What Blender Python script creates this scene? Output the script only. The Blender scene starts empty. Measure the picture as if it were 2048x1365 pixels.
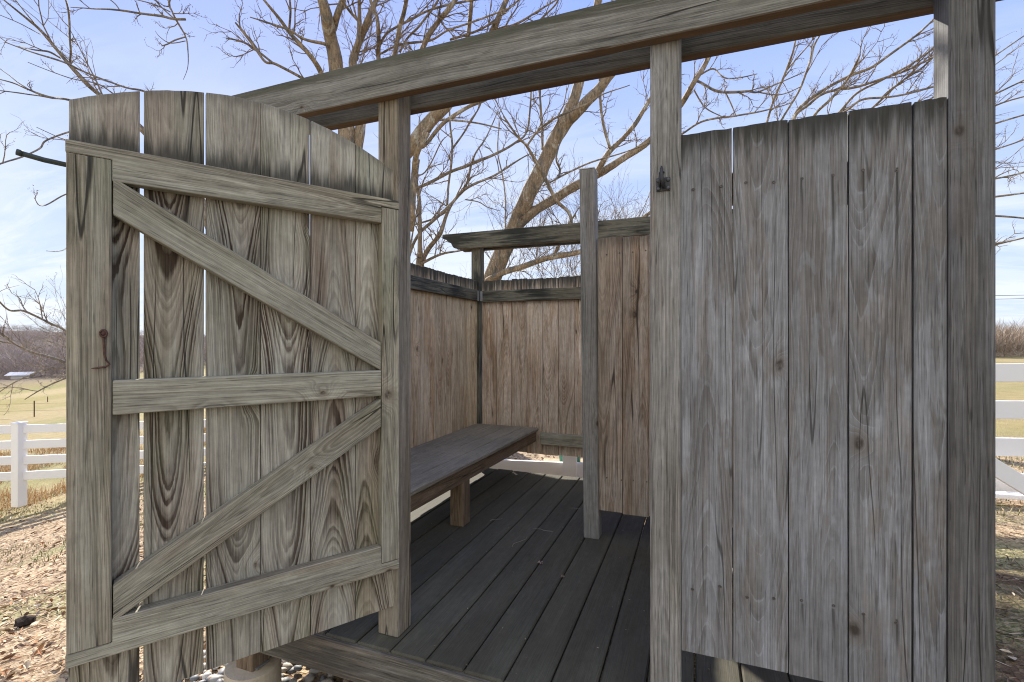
import bpy, bmesh, math, random
from mathutils import Vector, Matrix, noise as mnoise
R = math.radians
rnd = random.Random(7)
scene = bpy.context.scene
COL = scene.collection

# ------------------------------------------------------------------ camera
TH = R(20.9)                      # the camera looks 20.9 degrees left of the shower's depth axis
CS, SN = math.cos(TH), math.sin(TH)
EYE = 1.48
cam_d = bpy.data.cameras.new('camera'); cam = bpy.data.objects.new('camera', cam_d); COL.objects.link(cam)
cam_d.lens = 17.0; cam_d.sensor_width = 36.0; cam_d.clip_end = 4000; cam_d.clip_start = 0.02
cam.location = (0, 0, EYE); cam.rotation_euler = (R(90), 0, TH)
scene.camera = cam

def at(px, py, t):
    """point seen at photo pixel (px,py), t metres ahead of the camera"""
    a = (px - 1024) / 967.0; b = (682.5 - py) / 967.0
    r, f = a * t, t
    return Vector((r * CS - f * SN, r * SN + f * CS, EYE + b * t))

def rf(r, f, z=0.0):
    return Vector((r * CS - f * SN, r * SN + f * CS, z))

# ------------------------------------------------------------------ tagging
def tag(o, label=None, cat=None, group=None, kind=None):
    if label: o['label'] = label
    if cat: o['category'] = cat
    if group: o['group'] = group
    if kind: o['kind'] = kind
    return o
def empty(name, loc=(0, 0, 0)):
    o = bpy.data.objects.new(name, None); COL.objects.link(o); o.location = loc
    o.empty_display_size = 0.2
    return o

# ------------------------------------------------------------------ node helper
class G:
    def __init__(s, nt): s.nt = nt; s.L = nt.links
    def n(s, typ, ins=None, **props):
        x = s.nt.nodes.new(typ)
        for k, v in props.items(): setattr(x, k, v)
        for k, v in (ins or {}).items(): s.set(x.inputs[k], v)
        return x
    def set(s, sock, v):
        if isinstance(v, bpy.types.NodeSocket): s.L.new(v, sock)
        elif v is not None:
            if hasattr(v, '__len__'):
                n = len(sock.default_value); v = (tuple(v) + (1.0,))[:n]
            sock.default_value = v
    def m(s, op, a, b=None, c=None, clamp=False):
        x = s.nt.nodes.new('ShaderNodeMath'); x.operation = op; x.use_clamp = clamp
        s.set(x.inputs[0], a)
        if b is not None: s.set(x.inputs[1], b)
        if c is not None: s.set(x.inputs[2], c)
        return x.outputs[0]
    def vm(s, op, a, b=None):
        x = s.nt.nodes.new('ShaderNodeVectorMath'); x.operation = op
        s.set(x.inputs[0], a)
        if b is not None: s.set(x.inputs[1], b)
        return x.outputs[0]
    def xyz(s, a, b, c): return s.n('ShaderNodeCombineXYZ', {0: a, 1: b, 2: c}).outputs[0]
    def sep(s, v): return s.n('ShaderNodeSeparateXYZ', {0: v}).outputs
    def noise(s, v, scale=1.0, det=2.0, rough=0.5, dist=0.0, col=False):
        x = s.n('ShaderNodeTexNoise', {'Vector': v, 'Scale': scale, 'Detail': det, 'Roughness': rough, 'Distortion': dist})
        return x.outputs['Color' if col else 'Fac']
    def step(s, x, lo, hi, a=0.0, b=1.0):
        return s.n('ShaderNodeMapRange', {0: x, 1: lo, 2: hi, 3: a, 4: b}, interpolation_type='SMOOTHSTEP').outputs[0]
    def lin(s, x, lo, hi, a=0.0, b=1.0):
        return s.n('ShaderNodeMapRange', {0: x, 1: lo, 2: hi, 3: a, 4: b}).outputs[0]
    def mix(s, f, a, b, mode='MIX'):
        x = s.n('ShaderNodeMix', data_type='RGBA', blend_type=mode)
        s.set(x.inputs[0], f); s.set(x.inputs[6], a); s.set(x.inputs[7], b)
        return x.outputs[2]
    def scale(s, c, k):
        x = s.n('ShaderNodeVectorMath', operation='SCALE'); s.set(x.inputs[0], c); s.set(x.inputs[3], k); return x.outputs[0]

def new_mat(name, rough=0.85, spec=0.3):
    m = bpy.data.materials.new(name); m.use_nodes = True
    nt = m.node_tree; b = nt.nodes['Principled BSDF']
    b.inputs['Roughness'].default_value = rough
    b.inputs['Specular IOR Level'].default_value = spec
    return m, G(nt), b

def lin3(r, g, b):
    f = lambda c: ((c / 255 + 0.055) / 1.055) ** 2.4 if c > 10 else c / 255 / 12.92
    return (f(r), f(g), f(b), 1.0)

# ------------------------------------------------------------------ weathered wood
def wood(name, light, dark, warm, warm_amt=0.3, ring_con=0.6, ring_w=0.008, arch=1.0, knot=0.25,
         green=0.15, mild=0.0, mild_len=0.12, mild_keep=0.0, band=None, streak=None, crack=1.0, fibre=1.0, under=0.0, side=None, patch=0.0, grey=(0.30, 0.31, 0.34, 1), gain=0.95, ridge=0.0, bleach=None, moss=0.0):
    m, g, bsdf = new_mat(name, 0.82, 0.25)
    wc = g.n('ShaderNodeAttribute', attribute_name='wc').outputs['Vector']
    wr = g.n('ShaderNodeAttribute', attribute_name='wr')
    u, w, v = g.sep(wc)
    sr = g.n('ShaderNodeSeparateColor', {0: wr.outputs['Color']}).outputs
    r1, r2, r3 = sr[0], sr[1], sr[2]
    top = wr.outputs['Alpha']
    seed = g.xyz(g.m('MULTIPLY', r1, 13.0), g.m('MULTIPLY', r2, 17.0), g.m('MULTIPLY', r3, 19.0))
    def co(su, sw, sv):
        return g.vm('ADD', g.xyz(g.m('MULTIPLY', u, su), g.m('MULTIPLY', w, sw), g.m('MULTIPLY', v, sv)), seed)
    c = lambda x: g.m('SUBTRACT', x, 0.5)
    # --- growth rings of the log the board was sawn from
    nv = c(g.noise(g.vm('ADD', g.xyz(0, 0, g.m('MULTIPLY', v, 1.5)), seed), 1.0, 1.0))
    nu = c(g.noise(g.vm('ADD', g.xyz(5.0, 3.0, g.m('MULTIPLY', v, 1.0)), seed), 1.0, 1.0))
    cw = g.m('MULTIPLY_ADD', r2, 0.045, 0.016)
    cu = g.m('ADD', g.m('MULTIPLY', c(r1), 0.085), g.m('MULTIPLY', nu, 0.035))
    du = g.m('SUBTRACT', u, cu); dw = g.m('ADD', w, cw)
    rad = g.m('SQRT', g.m('ADD', g.m('MULTIPLY', du, du), g.m('MULTIPLY', dw, dw)))
    tk = g.m('MULTIPLY', g.m('SIGN', c(r3)), g.m('MULTIPLY_ADD', g.m('FRACT', g.m('MULTIPLY', r1, 7.7)), 0.085, 0.035))   # taper of the log: nested arches
    rad = g.m('ADD', rad, g.m('MULTIPLY', g.m('MULTIPLY', tk, v), arch))
    rad = g.m('ADD', rad, g.m('MULTIPLY', nv, 0.085 * arch))
    rad = g.m('ADD', rad, g.m('MULTIPLY', c(g.noise(co(9, 9, 1.3), 1.0, 2.0)), 0.014))
    rad = g.m('ADD', rad, g.m('MULTIPLY', c(g.noise(co(60, 60, 11), 1.0, 3.0, .65)), 0.0042))
    # --- knots
    vo = g.n('ShaderNodeTexVoronoi', {'Vector': g.xyz(g.m('MULTIPLY_ADD', u, 5.0, g.m('MULTIPLY', r1, 31.0)), g.m('MULTIPLY_ADD', v, 3.6, g.m('MULTIPLY', r2, 47.0)), 0.0), 'Scale': 1.0}, voronoi_dimensions='2D')
    kd = g.m('MULTIPLY', vo.outputs['Distance'], 0.2)
    kd = g.m('ADD', kd, g.m('MULTIPLY', c(g.noise(co(45, 45, 30), 1.0, 1.0)), 0.008))
    kx = g.m('GREATER_THAN', g.n('ShaderNodeSeparateColor', {0: vo.outputs['Color']}).outputs[0], 1.0 - knot)
    q = g.m('DIVIDE', kd, 0.035)
    bump = g.m('MULTIPLY', g.m('EXPONENT', g.m('MULTIPLY', g.m('MULTIPLY', q, q), -1.0)), kx)
    rad = g.m('ADD', rad, g.m('MULTIPLY', bump, 0.035))
    wv = g.n('ShaderNodeTexNoise', {'W': g.m('MULTIPLY_ADD', rad, 1.0 / (ring_w * 2.2), g.m('MULTIPLY', r2, 40.0)), 'Scale': 1.0, 'Detail': 1.0}, noise_dimensions='1D').outputs['Fac']
    rp_ = g.m('ADD', g.m('DIVIDE', rad, ring_w), g.m('MULTIPLY', wv, 1.5))
    ph = g.m('FRACT', rp_)
    hs = g.n('ShaderNodeTexWhiteNoise', {'W': g.m('ADD', g.m('FLOOR', rp_), g.m('MULTIPLY', g.m('FLOOR', g.m('MULTIPLY', r1, 97.0)), 3.0))}, noise_dimensions='1D').outputs['Value']
    late = g.m('MULTIPLY', g.step(ph, 0.10, 0.80), g.step(ph, 0.84, 1.0, 1.0, 0.0))
    late = g.m('MULTIPLY', late, g.lin(hs, 0.0, 1.0, 0.55, 1.0))
    ph2 = g.m('FRACT', g.m('MULTIPLY', rp_, 3.0))
    zn = g.n('ShaderNodeTexNoise', {'W': g.m('MULTIPLY_ADD', rad, 36.0, g.m('MULTIPLY', r3, 40.0)), 'Scale': 1.0, 'Detail': 0.0}, noise_dimensions='1D').outputs['Fac']
    zone = g.step(zn, 0.40, 0.58)
    late = g.m('ADD', g.m('MULTIPLY', late, g.m('MULTIPLY_ADD', zone, 0.55, 0.45)), g.m('MULTIPLY', g.m('MULTIPLY', zone, g.lin(g.noise(co(120, 120, 7), 1.0, 2.0), .35, .65, .15, 1.0)), 0.42))
    late = g.m('ADD', late, g.m('MULTIPLY', g.step(ph2, 0.5, 1.0), 0.12), clamp=True)
    modn = g.step(g.noise(co(8, 8, 1.3), 1.0, 2.0), 0.28, 0.58, 0.30, 1.0)
    late_m = g.m('MULTIPLY', g.m('MULTIPLY', late, modn), ring_con)
    if bleach: late_m = g.m('MULTIPLY', late_m, g.step(v, bleach - .01, bleach + .01, 1.0, 0.45))   # rain and sun have bleached the open tops
    # --- colour
    fib = g.noise(co(340, 340, 4.0), 1.0, 2.0, 0.6)
    fib2 = g.noise(co(75, 75, 1.6), 1.0, 3.0, 0.6)
    col = g.mix(g.m('MULTIPLY', g.step(fib2, 0.36, 0.66), 0.55), light, grey)
    wm = g.m('MULTIPLY', g.step(g.noise(co(9, 9, 1.1), 1.0, 3.0, 0.6), 0.36, 0.66), warm_amt, clamp=True)
    wm = g.m('MULTIPLY', wm, g.m('MULTIPLY_ADD', r3, 0.9, 0.4), clamp=True)
    col = g.mix(wm, col, warm)
    col = g.mix(late_m, col, dark)
    if ridge > 0:
        rg = g.m('MULTIPLY', g.step(ph, 0.86, 0.92), g.step(ph, 0.96, 1.0, 1.0, 0.0))
        col = g.mix(g.m('MULTIPLY', g.m('MULTIPLY', rg, modn), ridge), col, g.scale(grey, 1.55))
    gr = g.m('MULTIPLY', g.step(g.noise(co(5, 5, 1.7), 1.0, 3.0, 0.6), 0.45, 0.75), green)
    col = g.mix(gr, col, (0.15, 0.17, 0.085, 1))
    if patch > 0:
        pt = g.step(g.noise(co(16, 16, 2.2), 1.0, 4.0, 0.62, 0.6), 0.52, 0.56)
        col = g.mix(g.m('MULTIPLY', pt, patch), col, g.scale(grey, 1.32))
        pt2 = g.step(g.noise(g.vm('ADD', co(11, 11, 1.8), (7.3, 2.1, 4.4)), 1.0, 4.0, 0.6, 0.4), 0.57, 0.62)
        col = g.mix(g.m('MULTIPLY', pt2, patch * 0.8), col, g.scale(warm, 0.9))
    fib3 = g.noise(co(190, 190, 6), 1.0, 2.0, 0.7)
    pore = g.step(g.noise(co(300, 300, 12), 1.0, 1.0), 0.60, 0.72, 1.0, 1 - 0.45 * fibre)
    mott = g.noise(co(38, 38, 26), 1.0, 4.0, 0.7)
    tone = g.m('MULTIPLY', g.lin(fib, 0.3, 0.7, 1 - 0.32 * fibre, 1 + 0.28 * fibre), g.lin(fib2, 0.25, 0.75, 1 - 0.20 * fibre, 1 + 0.16 * fibre))
    tone = g.m('MULTIPLY', tone, g.m('MULTIPLY', g.lin(fib3, 0.3, 0.7, 1 - 0.15 * fibre, 1 + 0.13 * fibre), pore))
    tone = g.m('MULTIPLY', tone, g.lin(mott, 0.3, 0.7, 0.88, 1.12))
    tone = g.m('MULTIPLY', tone, g.m('MULTIPLY_ADD', r2, 0.22, 0.89))
    tone = g.m('MULTIPLY', tone, g.lin(g.noise(co(6, 6, 2.4), 1.0, 3.0), 0.3, 0.7, 0.86, 1.14))
    col = g.scale(col, g.m('MULTIPLY', tone, gain))
    # --- knots: dark core and ring
    ksz = g.m('MULTIPLY_ADD', g.n('ShaderNodeSeparateColor', {0: vo.outputs['Color']}).outputs[1], 1.1, 0.35)
    kd2 = g.m('DIVIDE', kd, ksz)
    core = g.m('MULTIPLY', g.m('MULTIPLY', g.step(kd2, 0.004, 0.014, 1.0, 0.0), kx), g.step(g.noise(co(90, 90, 60), 1.0, 2.0), 0.25, 0.55, 0.35, 1.0))
    halo = g.m('MULTIPLY', g.step(kd2, 0.010, 0.032, 0.45, 0.0), kx)
    col = g.mix(halo, col, g.scale(warm, 0.5))
    col = g.mix(g.m('MULTIPLY', core, 0.85), col, (0.035, 0.025, 0.018, 1))
    # --- drying checks along the grain
    ck = g.m('ABSOLUTE', c(g.noise(g.vm('ADD', co(15, 15, 0.55), (3.3, 1.7, 9.1)), 1.0, 1.5, 0.4)))
    ckm = g.m('MULTIPLY', g.step(ck, 0.002, 0.0085, 1.0, 0.0), g.step(g.noise(co(7, 7, 1.8), 1.0, 1.0), 0.48, 0.58))
    ckm = g.m('MULTIPLY', ckm, 0.85 * crack)
    col = g.mix(ckm, col, (0.018, 0.016, 0.014, 1))
    # --- mildew at upper ends, streaked along the grain
    if mild > 0 or band or streak or mild_keep > 0:
        ms = g.noise(co(55, 55, 3.0), 1.0, 3.0, 0.65)
        if mild > 0:
            mm = g.m('SUBTRACT', 1.0, g.m('DIVIDE', top, mild_len))
            mm = g.step(g.m('ADD', mm, g.m('MULTIPLY', c(ms), 1.6)), 0.2, 0.95, 0.0, mild)
            col = g.mix(mm, col, (0.030, 0.031, 0.027, 1))
        if mild_keep > 0:
            mk = g.step(g.m('ADD', ms, g.m('MULTIPLY', c(g.noise(co(6, 6, 3), 1.0, 2.0)), 0.9)), 0.33, 0.62, mild_keep, 0.0)
            col = g.mix(mk, col, (0.026, 0.027, 0.024, 1))
        if band:
            v0, hh, am = band
            d = g.m('SUBTRACT', v, v0)
            bb = g.m('SUBTRACT', 1.0, g.m('DIVIDE', d, hh))
            bb = g.step(g.m('ADD', bb, g.m('MULTIPLY', c(ms), 1.5)), 0.1, 0.9, 0.0, am)
            bb = g.m('MULTIPLY', bb, g.step(d, -0.004, 0.0))
            col = g.mix(bb, col, (0.035, 0.034, 0.028, 1))
        if streak:
            for (us, vs, ln, am) in streak:
                d1 = g.m('ABSOLUTE', g.m('SUBTRACT', u, g.m('ADD', g.m('MULTIPLY', c(g.noise(co(0, 0, 9), 1.0, 1.0)), 0.01), us)))
                sm = g.m('MULTIPLY', g.step(d1, 0.0005, 0.0048, 1.0, 0.0), g.m('MULTIPLY', g.step(v, vs, vs + 0.006, 1.0, 0.0), g.step(v, vs - ln, vs, 0.0, 1.0)))
                col = g.mix(g.m('MULTIPLY', g.m('MULTIPLY', sm, am), g.step(g.m('FRACT', g.m('MULTIPLY', r3, 7.3 + 13 * abs(us))), 0.0, 0.7)), col, (0.03, 0.028, 0.026, 1))
    if moss > 0:       # dark mossy band along the weathered top edge
        mo = g.m('ADD', g.m('ABSOLUTE', u), g.m('MULTIPLY', c(g.noise(co(25, 25, 4), 1.0, 3.0, .6)), 0.05))
        col = g.mix(g.step(mo, 0.018, 0.046, moss, 0.0), col, (0.060, 0.062, 0.042, 1))
    if under > 0:      # sheltered underside keeps the brown of unweathered timber
        nz = g.sep(g.n('ShaderNodeNewGeometry').outputs['Normal'])[2]
        col = g.mix(g.step(nz, -0.9, -0.5, under, 0.0), col, g.scale((0.165, 0.10, 0.06, 1), g.m('MULTIPLY_ADD', fib2, 0.9, 0.4)))
    g.set(bsdf.inputs['Base Color'], col)
    h = g.m('ADD', g.m('MULTIPLY', fib, 0.4), g.m('MULTIPLY', late, -0.35 * ring_con))
    h = g.m('ADD', h, g.m('MULTIPLY', ckm, -1.2)); h = g.m('ADD', h, g.m('MULTIPLY', core, -0.4)); h = g.m('ADD', h, g.m('MULTIPLY', fib2, 0.5))
    bp = g.n('ShaderNodeBump', {'Height': h, 'Strength': 0.8, 'Distance': 0.003})
    g.set(bsdf.inputs['Normal'], bp.outputs[0])
    return m

# ------------------------------------------------------------------ board builder
class Boards:
    """collects timber pieces into one mesh; every piece carries its own grain coordinates"""
    def __init__(s): s.v = []; s.f = []; s.wc = []; s.wr = []
    def poly(s, M, outline, th, bev=0.0025, w0=None, toplen=None, seed=None, jag=0.0):
        """outline: (u,v) polygon, v along the grain; thickness th towards -w. front face at w=0"""
        bm = bmesh.new()
        front = [bm.verts.new((a, 0, b)) for a, b in outline]
        f = bm.faces.new(front)
        ext = bmesh.ops.extrude_face_region(bm, geom=[f])
        vs = [x for x in ext['geom'] if isinstance(x, bmesh.types.BMVert)]
        for x in vs: x.co.y += th
        bmesh.ops.recalc_face_normals(bm, faces=bm.faces)
        if bev > 0:
            es = [e for e in bm.edges if e.calc_face_angle(0) > 0.5]
            bmesh.ops.bevel(bm, geom=es, offset=bev, segments=1, affect='EDGES', profile=0.6)
        sd = random.Random(seed) if seed is not None else rnd
        rr = (sd.random(), sd.random(), sd.random())
        vmax = max(b for a, b in outline)
        if toplen is None: toplen = vmax
        base = len(s.v)
        bm.verts.ensure_lookup_table()
        for i, x in enumerate(bm.verts):
            x.index = i
            p = x.co
            s.wc.append((p.x, p.y, p.z)); s.wr.append((*rr, max(0.0, toplen(p.x) - p.z if callable(toplen) else toplen - p.z)))
            s.v.append(M @ p)
        for fc in bm.faces: s.f.append([base + x.index for x in fc.verts])
        bm.free()
    def box(s, M, wu, th, lv, bev=0.0025, seed=None, notop=False, cuts=0):
        n = max(1, cuts)
        s.poly(M, [(-wu / 2, 0), (wu / 2, 0), (wu / 2, lv), (-wu / 2, lv)], th, bev, toplen=99 if notop else None, seed=seed)
    def build(s, name, mat, parent=None, label=None):
        me = bpy.data.meshes.new(name); me.from_pydata([tuple(x) for x in s.v], [], s.f)
        a = me.attributes.new('wc', 'FLOAT_VECTOR', 'POINT'); a.data.foreach_set('vector', [c for p in s.wc for c in p])
        b = me.attributes.new('wr', 'FLOAT_COLOR', 'POINT'); b.data.foreach_set('color', [c for p in s.wr for c in p])
        me.materials.append(mat)
        o = bpy.data.objects.new(name, me); COL.objects.link(o)
        if parent: o.parent = parent
        if label: o['label'] = label
        return o

def frame(o, along, face):
    """matrix: local z -> along (grain), local -y -> face (front normal), local x -> across"""
    z = Vector(along).normalized(); y = -Vector(face).normalized()
    x = y.cross(z).normalized(); y = z.cross(x).normalized()
    M = Matrix(((x.x, y.x, z.x, o[0]), (x.y, y.y, z.y, o[1]), (x.z, y.z, z.z, o[2]), (0, 0, 0, 1)))
    return M
UP = Vector((0, 0, 1))

# generic plain mesh collector
class MB:
    def __init__(s): s.v = []; s.f = []
    def add(s, vs, fs):
        b = len(s.v); s.v += [tuple(x) for x in vs]; s.f += [[b + i for i in f] for f in fs]
    def tube(s, pts, rad, n=6, cap=True):
        pts = [Vector(p) for p in pts]; k = len(pts)
        if k < 2: return
        b = len(s.v); prev = None
        for i, p in enumerate(pts):
            d = (pts[min(i + 1, k - 1)] - pts[max(i - 1, 0)])
            if d.length < 1e-9: d = Vector((0, 0, 1))
            d.normalize()
            if prev is None:
                a = d.cross(Vector((0, 0, 1)))
                if a.length < 0.05: a = d.cross(Vector((1, 0, 0)))
            else:
                a = prev - d * prev.dot(d)
                if a.length < 1e-4: a = d.cross(Vector((1, 0.3, 0)))
            a.normalize(); prev = a; c = d.cross(a)
            r = rad[i] if hasattr(rad, '__len__') else rad
            for j in range(n):
                t = 2 * math.pi * j / n
                s.v.append(tuple(p + (a * math.cos(t) + c * math.sin(t)) * r))
        for i in range(k - 1):
            for j in range(n):
                q = (j + 1) % n
                s.f.append([b + i * n + j, b + i * n + q, b + (i + 1) * n + q, b + (i + 1) * n + j])
        if cap and n > 2:
            s.f.append([b + j for j in range(n)][::-1]); s.f.append([b + (k - 1) * n + j for j in range(n)])
    def box(s, M, sx, sy, sz, bev=0.0):
        bm = bmesh.new(); bmesh.ops.create_cube(bm, size=1.0)
        for x in bm.verts: x.co = Vector((x.co.x * sx, x.co.y * sy, x.co.z * sz))
        if bev > 0: bmesh.ops.bevel(bm, geom=bm.edges[:], offset=bev, segments=2, affect='EDGES', profile=0.5)
        bm.verts.ensure_lookup_table()
        for i, x in enumerate(bm.verts): x.index = i
        s.add([M @ x.co for x in bm.verts], [[x.index for x in f.verts] for f in bm.faces]); bm.free()
    def build(s, name, mat, parent=None, smooth=False, label=None):
        me = bpy.data.meshes.new(name); me.from_pydata(s.v, [], s.f)
        if smooth: me.polygons.foreach_set('use_smooth', [True] * len(me.polygons))
        if isinstance(mat, list):
            for q in mat: me.materials.append(q)
        else: me.materials.append(mat)
        o = bpy.data.objects.new(name, me); COL.objects.link(o)
        if parent: o.parent = parent
        if label: o['label'] = label
        return o
T = Matrix.Translation

# ------------------------------------------------------------------ materials
W_GATE = wood('gate_board_wood', (0.45, 0.43, 0.36, 1), (0.052, 0.034, 0.025, 1), (0.25, 0.165, 0.11, 1), 0.6, 1.0, 0.0068, 1.0, 0.08, 0.38, bleach=1.505,
              mild=0.35, mild_len=0.05, band=(1.505, 0.10, 0.85), gain=0.93, fibre=0.72, grey=(0.42, 0.42, 0.37, 1))
W_FRAME = wood('gate_frame_wood', (0.36, 0.35, 0.285, 1), (0.13, 0.115, 0.085, 1), (0.33, 0.255, 0.18, 1), 0.5, 0.75, 0.0055, 0.45, 0.40, 0.42, gain=0.98, grey=(0.31, 0.31, 0.26, 1))
W_PANEL = wood('panel_board_wood', (0.32, 0.32, 0.33, 1), (0.155, 0.145, 0.135, 1), (0.27, 0.225, 0.18, 1), 0.28, 0.62, 0.0105, 0.9, 0.10, 0.03, ridge=0.4, crack=0.8,
               mild=0.9, mild_len=0.14, streak=[(-0.037, 1.372, 0.20, 0.8), (0.036, 1.372, 0.45, 0.9), (-0.036, 0.2, 0.12, 0.7), (0.036, 0.2, 0.16, 0.8)], patch=0.42, gain=0.65, fibre=0.8, grey=(0.33, 0.35, 0.385, 1))
W_POST = wood('post_wood', (0.33, 0.325, 0.31, 1), (0.13, 0.125, 0.115, 1), (0.26, 0.20, 0.145, 1), 0.25, 0.62, 0.006, 0.6, 0.45, 0.10, patch=0.25, gain=0.80, grey=(0.30, 0.305, 0.31, 1))
W_POSTD = wood('dark_post_wood', (0.235, 0.23, 0.225, 1), (0.085, 0.082, 0.078, 1), (0.18, 0.15, 0.125, 1), 0.2, 0.5, 0.007, 0.6, 0.18, 0.02, patch=0.35, gain=0.58, grey=(0.205, 0.212, 0.232, 1))
W_BEAM = wood('beam_wood', (0.26, 0.255, 0.235, 1), (0.075, 0.07, 0.055, 1), (0.2, 0.15, 0.10, 1), 0.25, 0.7, 0.006, 0.35, 0.22, 0.22, under=0.9, mild_keep=0.25, moss=0.75, gain=0.86, grey=(0.235, 0.235, 0.225, 1))
W_INNER = wood('inner_board_wood', (0.31, 0.255, 0.20, 1), (0.105, 0.062, 0.038, 1), (0.26, 0.18, 0.12, 1), 0.6, 0.60, 0.0075, 1.0, 0.16, 0.06, mild=0.95, mild_len=0.22, patch=0.3, gain=1.65, grey=(0.29, 0.26, 0.235, 1))
W_RAIL = wood('mildewed_rail_wood', (0.22, 0.21, 0.165, 1), (0.07, 0.06, 0.045, 1), (0.17, 0.13, 0.08, 1), 0.3, 0.6, 0.007, 0.8, 0.25, 0.35, mild_keep=1.0, under=0.6, gain=0.72, grey=(0.17, 0.17, 0.145, 1))
W_APRON = wood('bench_apron_wood', (0.26, 0.19, 0.125, 1), (0.09, 0.05, 0.028, 1), (0.22, 0.15, 0.10, 1), 0.7, 0.75, 0.006, 0.5, 0.25, 0.12, gain=0.85, grey=(0.22, 0.18, 0.14, 1))
W_DECK = wood('decking', (0.118, 0.106, 0.074, 1), (0.080, 0.082, 0.076, 1), (0.095, 0.092, 0.075, 1), 0.3, 0.15, 0.01, 0.3, 0.0, 0.12, crack=0.0, fibre=0.5, patch=0.35, gain=0.66, grey=(0.100, 0.096, 0.074, 1))
W_SEAT = wood('bench_seat_wood', (0.195, 0.172, 0.130, 1), (0.13, 0.125, 0.115, 1), (0.17, 0.15, 0.12, 1), 0.3, 0.3, 0.01, 0.5, 0.0, 0.10, crack=0.2, fibre=0.8, gain=1.12, grey=(0.180, 0.162, 0.125, 1))
W_HINGE = wood('hinge_post_wood', (0.31, 0.275, 0.215, 1), (0.11, 0.09, 0.065, 1), (0.27, 0.185, 0.115, 1), 0.5, 0.65, 0.006, 0.6, 0.3, 0.22, patch=0.2, gain=0.85, grey=(0.28, 0.265, 0.23, 1))
W_LEFT = wood('bench_wall_wood', (0.335, 0.275, 0.19, 1), (0.105, 0.066, 0.038, 1), (0.29, 0.19, 0.105, 1), 0.75, 0.60, 0.0075, 1.0, 0.16, 0.12, mild=0.95, mild_len=0.22, patch=0.25, gain=1.72, grey=(0.31, 0.275, 0.215, 1))
W_PART = wood('partition_wood', (0.30, 0.25, 0.20, 1), (0.10, 0.060, 0.038, 1), (0.25, 0.175, 0.12, 1), 0.62, 0.62, 0.009, 1.0, 0.14, 0.05, mild=0.5, mild_len=0.10, patch=0.3, gain=1.22, grey=(0.27, 0.25, 0.23, 1))
W_RIM = wood('rim_joist_wood', (0.165, 0.15, 0.125, 1), (0.06, 0.05, 0.038, 1), (0.17, 0.12, 0.08, 1), 0.4, 0.6, 0.007, 0.5, 0.1, 0.35, mild_keep=0.5, grey=(0.19, 0.185, 0.17, 1))

def plain(name, col, rough=0.6, spec=0.4, var=0.12, scale=8.0, metallic=0.0, bump=0.0, bscale=60):
    m, g, b = new_mat(name, rough, spec)
    tc = g.n('ShaderNodeTexCoord').outputs['Object']
    nz = g.noise(tc, scale, 4.0, 0.6)
    g.set(b.inputs['Base Color'], g.scale(col, g.lin(nz, 0.3, 0.7, 1 - var, 1 + var)))
    b.inputs['Metallic'].default_value = metallic
    if bump > 0:
        g.set(b.inputs['Normal'], g.n('ShaderNodeBump', {'Height': g.noise(tc, bscale, 4.0, 0.65), 'Strength': 0.6, 'Distance': bump}).outputs[0])
    return m
M_RUST = plain('rusty_iron', (0.085, 0.040, 0.030, 1), 0.75, 0.4, 0.5, 90, 0.0, 0.001, 300)
M_BLACK = plain('black_iron', (0.022, 0.023, 0.027, 1), 0.5, 0.5, 0.3, 60, 0.0, 0.0006, 300)
M_SCREW = plain('weathered_screw', (0.065, 0.055, 0.050, 1), 0.5, 0.6, 0.5, 120, 0.0)
M_GALV = plain('galvanised_steel', (0.33, 0.34, 0.36, 1), 0.5, 0.5, 0.15, 60, 0.6)
M_ROD = plain('dark_green_coated_rod', (0.028, 0.040, 0.038, 1), 0.55, 0.4, 0.25, 60)
M_CONC = plain('concrete', (0.42, 0.36, 0.27, 1), 0.9, 0.2, 0.15, 14, 0.0, 0.003, 90)
M_VINYL = plain('white_vinyl', (0.80, 0.80, 0.81, 1), 0.45, 0.4, 0.02, 3)
M_TEAL = plain('teal_plastic', (0.03, 0.22, 0.19, 1), 0.5, 0.4, 0.1, 5)

# ------------------------------------------------------------------ OUTDOOR SHOWER
shower = empty('outdoor_shower', (-0.55, 2.6, 0.0))
tag(shower, 'weathered grey wooden outdoor shower enclosure with slatted gate standing open', 'outdoor shower')
INV = Matrix.Translation((0.55, -2.6, 0))
def under_shower(o, parent=shower):
    return o
class PB(Boards):
    """boards given in world coordinates, parented under the shower"""
    def __init__(s, inv=None): super().__init__(); s.inv = inv or INV
    def build(s, name, mat, parent=None, label=None):
        s.v = [s.inv @ Vector(x) for x in s.v]
        return super().build(name, mat, parent or shower, label)
class PM(MB):
    def build(s, name, mat, parent=None, smooth=False, label=None):
        s.v = [tuple(INV @ Vector(x)) for x in s.v]
        return super().build(name, mat, parent or shower, smooth, label)

DK = 0.375
FY = 1.527                      # front plane of posts and panel
FRONT = Vector((0, -1, 0))

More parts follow.
